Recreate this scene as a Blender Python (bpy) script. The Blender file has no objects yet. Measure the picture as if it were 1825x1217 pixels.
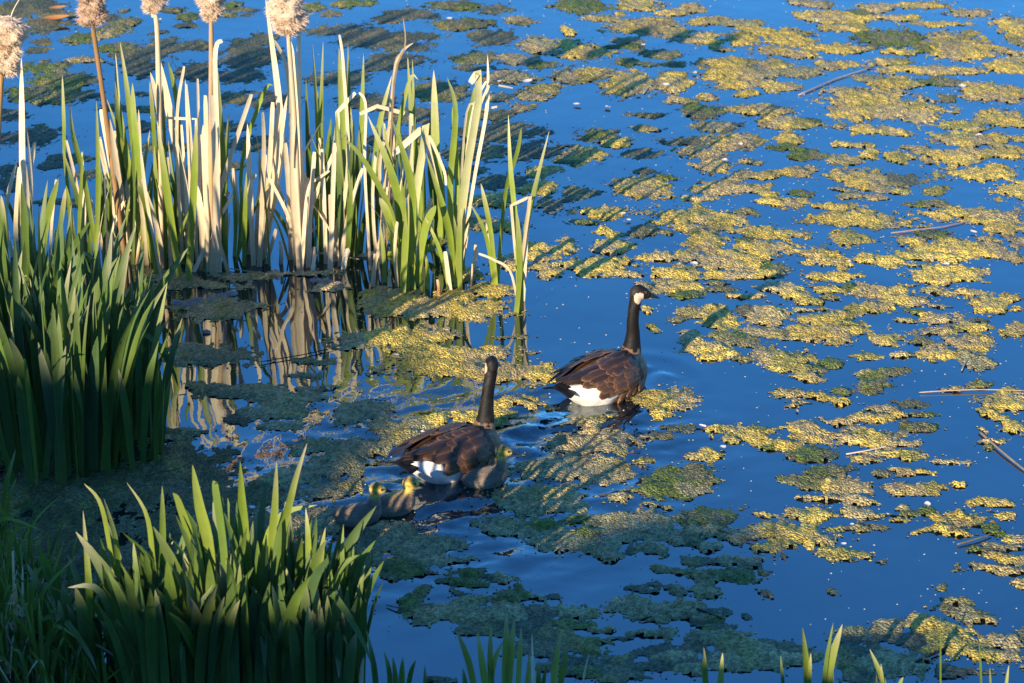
import bpy, bmesh, math, random
import numpy as np
from mathutils import Vector, Matrix, Quaternion, noise as mnoise
R = math.radians
random.seed(7); rng = np.random.default_rng(7)
scn = bpy.context.scene
COL = scn.collection

# ---------------------------------------------------------------- camera
CAM_H = 4.2; PITCH = R(22); LENS = 85.0; FPX = LENS/36*1825
cam = bpy.data.cameras.new('camera'); cam.lens = LENS; cam.sensor_width = 36
cam.clip_start = .05; cam.clip_end = 2000
cam.dof.use_dof = True; cam.dof.focus_distance = 10.3; cam.dof.aperture_fstop = 5.6
camo = bpy.data.objects.new('camera', cam); COL.objects.link(camo)
camo.location = (0, 0, CAM_H); camo.rotation_euler = (R(90)-PITCH, 0, 0)
scn.camera = camo

# ---------------------------------------------------------------- sky, sun, exposure
SUN_EL = R(16.0); SUN_AZ = R(60)                 # light travels towards (cos60, sin60) in plan: behind-left to front-right
LD = Vector((math.cos(SUN_AZ)*math.cos(SUN_EL), math.sin(SUN_AZ)*math.cos(SUN_EL), -math.sin(SUN_EL)))
world = bpy.data.worlds.new('World'); scn.world = world; world.use_nodes = True
wn = world.node_tree; wn.nodes.clear()
sky = wn.nodes.new('ShaderNodeTexSky'); sky.sky_type = 'NISHITA'; sky.sun_disc = False
sky.sun_elevation = SUN_EL; sky.sun_rotation = math.atan2(-LD.x, -LD.y)
sky.altitude = 800; sky.air_density = 1.0; sky.dust_density = 0.0; sky.ozone_density = 6.0
bg = wn.nodes.new('ShaderNodeBackground'); bg.inputs['Strength'].default_value = 0.15
wo = wn.nodes.new('ShaderNodeOutputWorld')
tint = wn.nodes.new('ShaderNodeVectorMath'); tint.operation = 'MULTIPLY'; tint.inputs[1].default_value = (.55, 1.0, 1.17)   # cool white balance of the whole sky
wn.links.new(sky.outputs[0], tint.inputs[0]); wn.links.new(tint.outputs[0], bg.inputs['Color']); wn.links.new(bg.outputs[0], wo.inputs['Surface'])
sl = bpy.data.lights.new('sun', 'SUN'); sl.energy = 5.0; sl.angle = R(0.5); sl.color = (1.0, .84, .60)
so = bpy.data.objects.new('sun', sl); COL.objects.link(so); so.location = (-8, -14, 9)
so.rotation_euler = LD.to_track_quat('-Z', 'Y').to_euler()
scn.view_settings.view_transform = 'Standard'; scn.view_settings.look = 'None'
scn.view_settings.exposure = 0.92; scn.view_settings.gamma = 1.0; scn.view_settings.use_curve_mapping = False
scn.cycles.max_bounces = 6; scn.cycles.transmission_bounces = 4

# ---------------------------------------------------------------- helpers
def ray(px, py):
    a = (px-912.5)/FPX; b = -(py-608.5)/FPX
    return Vector((a, math.cos(PITCH)+b*math.sin(PITCH), -math.sin(PITCH)+b*math.cos(PITCH)))
def ground(px, py, z=0.0):
    d = ray(px, py); return d*((z-CAM_H)/d.z)+Vector((0, 0, CAM_H))
def at_y(px, py, y):
    d = ray(px, py); return d*(y/d.y)+Vector((0, 0, CAM_H))
def mpp(y):                                       # metres per photograph pixel at depth y (about)
    return math.hypot(y, CAM_H)/FPX*1.0
def tag(o, label=None, cat=None, group=None, kind=None):
    if label: o['label'] = label
    if cat: o['category'] = cat
    if group: o['group'] = group
    if kind: o['kind'] = kind
    return o
def link(o, parent=None):
    COL.objects.link(o)
    if parent is not None: o.parent = parent
    return o
def empty(name, loc=(0, 0, 0), rz=0, scale=1):
    o = bpy.data.objects.new(name, None); o.location = loc; o.rotation_euler = (0, 0, rz); o.scale = (scale,)*3
    o.empty_display_size = .1
    return link(o)
def mesh(name, verts, faces, cols=None, uvs=None, mat=None, smooth=True):
    me = bpy.data.meshes.new(name)
    me.from_pydata([tuple(v) for v in verts], [], [tuple(f) for f in faces])
    finish(me, cols, uvs, mat, smooth); return me
def npmesh(name, V, Q, cols=None, mat=None, smooth=True):
    """fast mesh from numpy arrays (faces all of one size)"""
    me = bpy.data.meshes.new(name); k = Q.shape[1]
    me.vertices.add(len(V)); me.vertices.foreach_set('co', V.astype(np.float32).ravel())
    me.loops.add(Q.size); me.loops.foreach_set('vertex_index', Q.astype(np.int32).ravel())
    me.polygons.add(len(Q)); me.polygons.foreach_set('loop_start', np.arange(0, Q.size, k, dtype=np.int32))
    me.update(calc_edges=True); me.validate()
    finish(me, cols, None, mat, smooth); return me
def finish(me, cols, uvs, mat, smooth):
    if cols is not None:
        a = me.color_attributes.new('Col', 'FLOAT_COLOR', 'POINT')
        c = np.ones((len(me.vertices), 4), np.float32); c[:, :3] = np.asarray(cols, np.float32)[:, :3]
        a.data.foreach_set('color', c.ravel())
    if uvs is not None:
        l = me.uv_layers.new(name='UVMap'); vi = np.zeros(len(me.loops), np.int32); me.loops.foreach_get('vertex_index', vi)
        l.data.foreach_set('uv', np.asarray(uvs, np.float32)[vi].ravel())
    if mat: me.materials.append(mat)
    if smooth: me.polygons.foreach_set('use_smooth', np.ones(len(me.polygons), bool))
    me.update()
def obj(name, me, parent=None, loc=None):
    o = bpy.data.objects.new(name, me)
    if loc is not None: o.location = loc
    return link(o, parent)

class Noise2:
    def __init__(s, seed):
        s.t = np.random.default_rng(seed).random((256, 256))
    def __call__(s, x, y):
        xi = np.floor(x).astype(int); yi = np.floor(y).astype(int); fx = x-xi; fy = y-yi
        fx = fx*fx*(3-2*fx); fy = fy*fy*(3-2*fy); t = s.t
        a = t[xi % 256, yi % 256]; b = t[(xi+1) % 256, yi % 256]; c = t[xi % 256, (yi+1) % 256]; d = t[(xi+1) % 256, (yi+1) % 256]
        return (a*(1-fx)+b*fx)*(1-fy)+(c*(1-fx)+d*fx)*fy
    def fbm(s, x, y, o=4):
        v = 0; a = .5; n = 0
        for k in range(o):
            v = v+a*s(x*2**k+17*k, y*2**k+31*k); n += a; a *= .55
        return v/n
def sstep(a, b, x):
    t = np.clip((x-a)/(b-a), 0, 1); return t*t*(3-2*t)

# ---------------------------------------------------------------- materials
def newmat(name):
    m = bpy.data.materials.new(name); m.use_nodes = True; nt = m.node_tree; nt.nodes.clear()
    return m, nt, nt.nodes.new('ShaderNodeOutputMaterial')
def N(nt, typ, **kw):
    n = nt.nodes.new(typ)
    for k, v in kw.items():
        if k in n.inputs: n.inputs[k].default_value = v
        else: setattr(n, k, v)
    return n
def mathn(nt, op, a, b=None, clamp=False):
    n = nt.nodes.new('ShaderNodeMath'); n.operation = op; n.use_clamp = clamp
    for i, v in enumerate((a, b)):
        if v is None: continue
        if isinstance(v, (int, float)): n.inputs[i].default_value = v
        else: nt.links.new(v, n.inputs[i])
    return n.outputs[0]
def mulcol(nt, col, fac):
    n = nt.nodes.new('ShaderNodeVectorMath'); n.operation = 'SCALE'
    nt.links.new(col, n.inputs[0]); nt.links.new(fac, n.inputs['Scale']); return n.outputs[0]

def leaf_material():
    m, nt, out = newmat('leaf_blade'); L = nt.links.new
    at = N(nt, 'ShaderNodeVertexColor', layer_name='Col'); uv = N(nt, 'ShaderNodeUVMap')
    mp = N(nt, 'ShaderNodeMapping'); mp.inputs['Scale'].default_value = (22, 3, 1); L(uv.outputs[0], mp.inputs[0])
    oi = N(nt, 'ShaderNodeObjectInfo'); cx = N(nt, 'ShaderNodeCombineXYZ')
    L(mathn(nt, 'MULTIPLY', oi.outputs['Random'], 37.0), cx.inputs[1]); L(cx.outputs[0], mp.inputs['Location'])
    nz = N(nt, 'ShaderNodeTexNoise', Scale=1.0, Detail=4.0, Roughness=.65); L(mp.outputs[0], nz.inputs['Vector'])
    nb = N(nt, 'ShaderNodeTexNoise', Scale=14.0, Detail=3.0)
    tc = N(nt, 'ShaderNodeTexCoord'); L(tc.outputs['Object'], nb.inputs['Vector'])
    f = mathn(nt, 'ADD', mathn(nt, 'MULTIPLY', nz.outputs[0], .8), mathn(nt, 'MULTIPLY', nb.outputs[0], .5))
    f = mathn(nt, 'MULTIPLY', mathn(nt, 'ADD', f, .38), mathn(nt, 'ADD', mathn(nt, 'MULTIPLY', oi.outputs['Random'], .4), .8))
    col = mulcol(nt, at.outputs[0], f)
    bp = N(nt, 'ShaderNodeBump', Strength=.35, Distance=.003); L(nz.outputs[0], bp.inputs['Height'])
    pb = N(nt, 'ShaderNodeBsdfPrincipled', Roughness=.5); L(col, pb.inputs['Base Color']); L(bp.outputs[0], pb.inputs['Normal'])
    pb.inputs['Specular IOR Level'].default_value = .35
    tr = N(nt, 'ShaderNodeBsdfTranslucent'); L(col, tr.inputs['Color'])
    mx = N(nt, 'ShaderNodeMixShader'); mx.inputs[0].default_value = .22
    L(pb.outputs[0], mx.inputs[1]); L(tr.outputs[0], mx.inputs[2]); L(mx.outputs[0], out.inputs[0]); return m
def col_material(name, rough=.7, nscale=60, namp=.5, bump=.3, bdist=.004, spec=.3, stretch=(1, 1, 1), rnd=0.0, sheen=0.0):
    """vertex colour times fine noise, with relief"""
    m, nt, out = newmat(name); L = nt.links.new
    at = N(nt, 'ShaderNodeVertexColor', layer_name='Col'); tc = N(nt, 'ShaderNodeTexCoord'); mp = N(nt, 'ShaderNodeMapping')
    mp.inputs['Scale'].default_value = stretch; L(tc.outputs['Object'], mp.inputs[0])
    nz = N(nt, 'ShaderNodeTexNoise', Scale=float(nscale), Detail=4.0, Roughness=.6); L(mp.outputs[0], nz.inputs['Vector'])
    f = mathn(nt, 'ADD', mathn(nt, 'MULTIPLY', nz.outputs[0], 2*namp), 1-namp)
    if rnd:
        oi = N(nt, 'ShaderNodeObjectInfo')
        f = mathn(nt, 'MULTIPLY', f, mathn(nt, 'ADD', mathn(nt, 'MULTIPLY', oi.outputs['Random'], 2*rnd), 1-rnd))
    col = mulcol(nt, at.outputs[0], f)
    bp = N(nt, 'ShaderNodeBump', Strength=bump, Distance=bdist); L(nz.outputs[0], bp.inputs['Height'])
    pb = N(nt, 'ShaderNodeBsdfPrincipled', Roughness=rough); L(col, pb.inputs['Base Color']); L(bp.outputs[0], pb.inputs['Normal'])
    pb.inputs['Specular IOR Level'].default_value = spec
    if sheen: pb.inputs['Sheen Weight'].default_value = sheen
    L(pb.outputs[0], out.inputs[0]); return m
def mat_algae():
    m, nt, out = newmat('floating_algae'); L = nt.links.new
    at = N(nt, 'ShaderNodeVertexColor', layer_name='Col'); tc = N(nt, 'ShaderNodeTexCoord')
    vo = N(nt, 'ShaderNodeTexVoronoi', Scale=105.0); L(tc.outputs['Object'], vo.inputs['Vector'])
    sx = N(nt, 'ShaderNodeSeparateColor'); L(vo.outputs['Color'], sx.inputs[0])
    nz = N(nt, 'ShaderNodeTexNoise', Scale=26.0, Detail=5.0, Roughness=.7); L(tc.outputs['Object'], nz.inputs['Vector'])
    f = mathn(nt, 'ADD', mathn(nt, 'MULTIPLY', sx.outputs[0], .95), mathn(nt, 'MULTIPLY', nz.outputs[0], .95))
    f = mathn(nt, 'ADD', f, .05)
    col = mulcol(nt, at.outputs[0], f)
    h = mathn(nt, 'SUBTRACT', nz.outputs[0], mathn(nt, 'MULTIPLY', vo.outputs['Distance'], 1.2))
    bp = N(nt, 'ShaderNodeBump', Strength=.8, Distance=.012); L(h, bp.inputs['Height'])
    pb = N(nt, 'ShaderNodeBsdfPrincipled', Roughness=.62); L(col, pb.inputs['Base Color']); L(bp.outputs[0], pb.inputs['Normal'])
    pb.inputs['Specular IOR Level'].default_value = .3
    L(pb.outputs[0], out.inputs[0]); return m
def mat_water():
    m, nt, out = newmat('pond_water'); L = nt.links.new
    at = N(nt, 'ShaderNodeVertexColor', layer_name='Col'); sx = N(nt, 'ShaderNodeSeparateColor'); L(at.outputs[0], sx.inputs[0])
    tc = N(nt, 'ShaderNodeTexCoord')
    mp = N(nt, 'ShaderNodeMapping'); mp.inputs['Scale'].default_value = (1, .7, 1); L(tc.outputs['Object'], mp.inputs[0])
    n1 = N(nt, 'ShaderNodeTexNoise', Scale=2.6, Detail=2.0); L(mp.outputs[0], n1.inputs['Vector'])
    n2 = N(nt, 'ShaderNodeTexNoise', Scale=17.0, Detail=3.0); L(mp.outputs[0], n2.inputs['Vector'])
    b1 = N(nt, 'ShaderNodeBump', Strength=1.0, Distance=.0042); L(n1.outputs[0], b1.inputs['Height'])
    b2 = N(nt, 'ShaderNodeBump', Distance=.006); L(n2.outputs[0], b2.inputs['Height']); L(b1.outputs[0], b2.inputs['Normal'])
    L(mathn(nt, 'ADD', mathn(nt, 'MULTIPLY', sx.outputs[0], .85), .012), b2.inputs['Strength'])
    gl = N(nt, 'ShaderNodeBsdfGlossy', Roughness=.015); gl.inputs['Color'].default_value = (.92, .98, 1, 1); L(b2.outputs[0], gl.inputs['Normal'])
    df = N(nt, 'ShaderNodeBsdfDiffuse'); df.inputs['Color'].default_value = (.004, .010, .016, 1)
    fr = N(nt, 'ShaderNodeFresnel', IOR=2.75); L(b2.outputs[0], fr.inputs['Normal'])
    mx = N(nt, 'ShaderNodeMixShader'); L(fr.outputs[0], mx.inputs[0])
    L(df.outputs[0], mx.inputs[1]); L(gl.outputs[0], mx.inputs[2]); L(mx.outputs[0], out.inputs[0]); return m
M_LEAF = leaf_material()
M_ALGAE = mat_algae()
M_WATER = mat_water()
M_BODY = col_material('goose_plumage', .6, 70, .35, .5, .004, .25, stretch=(.5, 1, 1))
M_FEATHER = col_material('feather_vane', .5, 40, .3, .4, .002, .35, stretch=(.3, 3, 1), rnd=.28)
M_DOWN = col_material('gosling_down', .85, 90, .3, .3, .004, .1, sheen=.3)
M_BILL = col_material('bill_horn', .35, 60, .2, .1, .001, .5)
M_FLUFF = col_material('seed_fluff', .9, 60, .25, .2, .004, .05)
M_WOOD = col_material('old_stalk', .75, 50, .4, .5, .003, .2, stretch=(1, 1, .2), rnd=.15)
M_BARK = col_material('shrub_leaf', .6, 6, .4, .2, .01, .3)
M_MUD = col_material('bank_soil', .85, 9, .5, .6, .03, .15)
M_PETAL = col_material('white_plume', .7, 80, .15, .2, .002, .2)

# ---------------------------------------------------------------- water surface
G_R = ground(1080, 698); G_L = ground(812, 834)      # centres of the two geese on the water
HEAD_R = R(47); HEAD_L = R(45)
waves = []
for i in range(26):
    lam = .05*(8 ** rng.random()); a = rng.normal(R(130), R(45)); waves.append((2*math.pi/lam*math.cos(a), 2*math.pi/lam*math.sin(a), rng.random()*6.28, lam))
def envelope(x, y):
    e = 0
    for (px, py, rx, ry, s) in ((760, 900, .62, .60, 1.0), (950, 800, .55, .42, .75), (640, 800, .4, .4, .3), (800, 720, .5, .3, .25), (1020, 760, .3, .3, .6), (560, 900, .4, .35, .3)):
        c = ground(px, py); e = e+s*np.exp(-((x-c.x)/rx)**2-((y-c.y)/ry)**2)
    return np.minimum(e, 1.15)
def wave_h(x, y):
    x = np.asarray(x, float); y = np.asarray(y, float)
    h = .0007*np.sin(3.1*x+5.2*y)+.0005*np.sin(-5*x+7.7*y+1)+.0004*np.sin(9*x+4*y+2)
    e = envelope(x, y); w = 0
    for kx, ky, p, lam in waves: w = w+lam*.011*np.sin(kx*x+ky*y+p)
    h = h+e*w
    for G, hd, amp in ((G_R, HEAD_R, .006), (G_L, HEAD_L, .006)):       # bow ridge and the two arms of the wake
        u = (x-G.x)*math.cos(hd)+(y-G.y)*math.sin(hd); v = -(x-G.x)*math.sin(hd)+(y-G.y)*math.cos(hd)
        s = .30-u; arm = np.abs(v)-(.07+.42*np.maximum(s, 0))
        fall = np.exp(-np.maximum(s, 0)*1.1)*(s > -.05)
        h = h+amp*fall*np.exp(-(arm/.05)**2)-amp*.6*fall*np.exp(-((arm+.10)/.05)**2)
        r = np.hypot(u-.24, v); h = h+.002*np.exp(-((r-.26)/.05)**2)*(u > .2)
    return h
def axis(lo, hi, fine, outer):
    a = list(np.arange(lo, hi+1e-6, fine)); s = fine; p = hi
    while p < outer: s *= 1.35; p += s; a.append(p)
    s = fine; p = lo
    while p > -outer: s *= 1.35; p -= s; a.insert(0, p)
    return np.array(a)
ax = axis(-2.4, 2.4, .02, 300); ay = axis(7.0, 11.6, .02, 300)
X, Y = np.meshgrid(ax, ay, indexing='ij'); Zw = wave_h(X, Y)
idx = np.arange(X.size).reshape(X.shape)
Q = np.stack([idx[:-1, :-1], idx[1:, :-1], idx[1:, 1:], idx[:-1, 1:]], -1).reshape(-1, 4)
E_ = envelope(X, Y).ravel(); C = np.stack([E_, E_, E_], 1)
water = obj('water', npmesh('water', np.stack([X.ravel(), Y.ravel(), Zw.ravel()], 1), Q, C, M_WATER)); tag(water, kind='structure')

# ---------------------------------------------------------------- bank the photographer stands on (rises out of frame)
def shore(x): return 6.55+1.75*sstep(-1.15, -2.3, x)
bx = axis(-4, 4, .12, 80); by = np.concatenate([np.linspace(-80, -6, 26), np.linspace(-5.6, 5.5, 34), np.arange(5.6, 9.6, .08)])
X, Y = np.meshgrid(bx, by, indexing='ij'); nb = Noise2(3)
t = shore(X)-Y
Z = np.where(t > 0, 2.3*sstep(0, 9.0, t)+.10*np.minimum(t, .6), t*.35)
Z = np.maximum(Z, -.4)+(nb.fbm(X*2.2+50, Y*2.2+50)-.5)*.14*np.clip(t+.6, 0, 1)
idx = np.arange(X.size).reshape(X.shape)
Q = np.stack([idx[:-1, :-1], idx[1:, :-1], idx[1:, 1:], idx[:-1, 1:]], -1).reshape(-1, 4)
g = nb.fbm(X*6+9, Y*6+9).ravel()[:, None]
C = np.array([.045, .036, .02])*(1-g)+np.array([.05, .06, .02])*g
bank = obj('bank', npmesh('bank', np.stack([X.ravel(), Y.ravel(), Z.ravel()], 1), Q, C, M_MUD)); tag(bank, kind='structure')
def bank_z(x, y):
    t = float(shore(np.array(x)))-y
    return float(2.3*sstep(0, 9.0, np.array(t))+.10*min(t, .6)) if t > 0 else max(t*.35, -.4)

# ---------------------------------------------------------------- shrubs on the bank behind the camera: they shade the near water
def shrub(x, y, top, rad, label):
    z0 = bank_z(x, y)
    root = empty('bank_shrub', (x, y, z0)); tag(root, label, 'shrub', 'shrubs on the bank')
    h = top-z0; V = []; F = []; C = []
    rr = random.Random(int(x*100)); n = Noise2(int(abs(x)*10))
    for k in range(2600):                      # leaf clumps through the crown
        a = rr.random()*6.283; r = rad*math.sqrt(rr.random()); q = rr.random()
        lim = h*(1-.16*(r/rad)**2)-.13*rr.random()**2+.10*(float(n(np.array(x*3+a*2), np.array(r*4)))-.5)
        c = Vector((r*math.cos(a), r*math.sin(a), .25+(lim-.25)*(1-q*q*.9)))
        s = .05+.05*rr.random(); ax1 = Vector((rr.gauss(0, 1), rr.gauss(0, 1), rr.gauss(0, .6))).normalized(); ax2 = ax1.orthogonal().normalized()
        i = len(V); V += [c-ax1*s*1.6, c+ax2*s*.7, c+ax1*s*1.6, c-ax2*s*.7]; F.append((i, i+1, i+2, i+3))
        g = .7+.6*rr.random(); C += [(.05*g, .085*g, .025*g)]*4
    core = bmesh.new(); bmesh.ops.create_icosphere(core, subdivisions=3, radius=1)
    i0 = len(V)
    for v in core.verts:
        p = v.co.normalized(); f = 1+.12*mnoise.noise(p*2.2+Vector((x, y, 0)))
        V.append(Vector((p.x*rad*.95*f, p.y*rad*.95*f, h*.47+p.z*h*.47*(f*.5+.5)*1.0))); C.append((.03, .05, .015))
    for f in core.faces: F.append(tuple(i0+v.index for v in f.verts))
    core.free()
    obj('crown', mesh('shrub_crown', V, F, C, None, M_BARK, False), root)
    tv, tf = tube([Vector((0, 0, -.1)), Vector((.05, 0, h*.3)), Vector((0, .04, h*.6))], [.07, .05, .025], 7)
    obj('trunk', mesh('shrub_trunk', tv, tf, [(.09, .07, .05)]*len(tv), None, M_WOOD), root)
def tube(pts, rad, n=6, cap=True):
    V = []; F = []
    up = Vector((0, 1, 0))
    for k, p in enumerate(pts):
        t = (pts[min(k+1, len(pts)-1)]-pts[max(k-1, 0)]).normalized()
        a = t.cross(up); a = a.normalized() if a.length > 1e-3 else t.orthogonal().normalized(); b = t.cross(a)
        r = rad[k] if isinstance(rad, (list, tuple)) else rad
        for j in range(n):
            q = 2*math.pi*j/n; V.append(p+a*math.cos(q)*r+b*math.sin(q)*r)
    for k in range(len(pts)-1):
        for j in range(n): F.append((k*n+j, k*n+(j+1) % n, (k+1)*n+(j+1) % n, (k+1)*n+j))
    if cap: F.append(tuple(range(n))[::-1]); F.append(tuple((len(pts)-1)*n+j for j in range(n)))
    return V, F
for i, x in enumerate(np.arange(-14.4, -4.9, .62)):
    top = 3.66+(-5.3-x)*.27+(-.16, .10, -.05, .13, -.12, .04)[i % 6]*(1 if x > -9 else .4)-(.24 if i in (10, 11) else .06 if i == 9 else 0)
    shrub(float(x), -4+.15*math.sin(i*2.1), top, .62, 'leafy green shrub on the bank above the pond')
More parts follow.
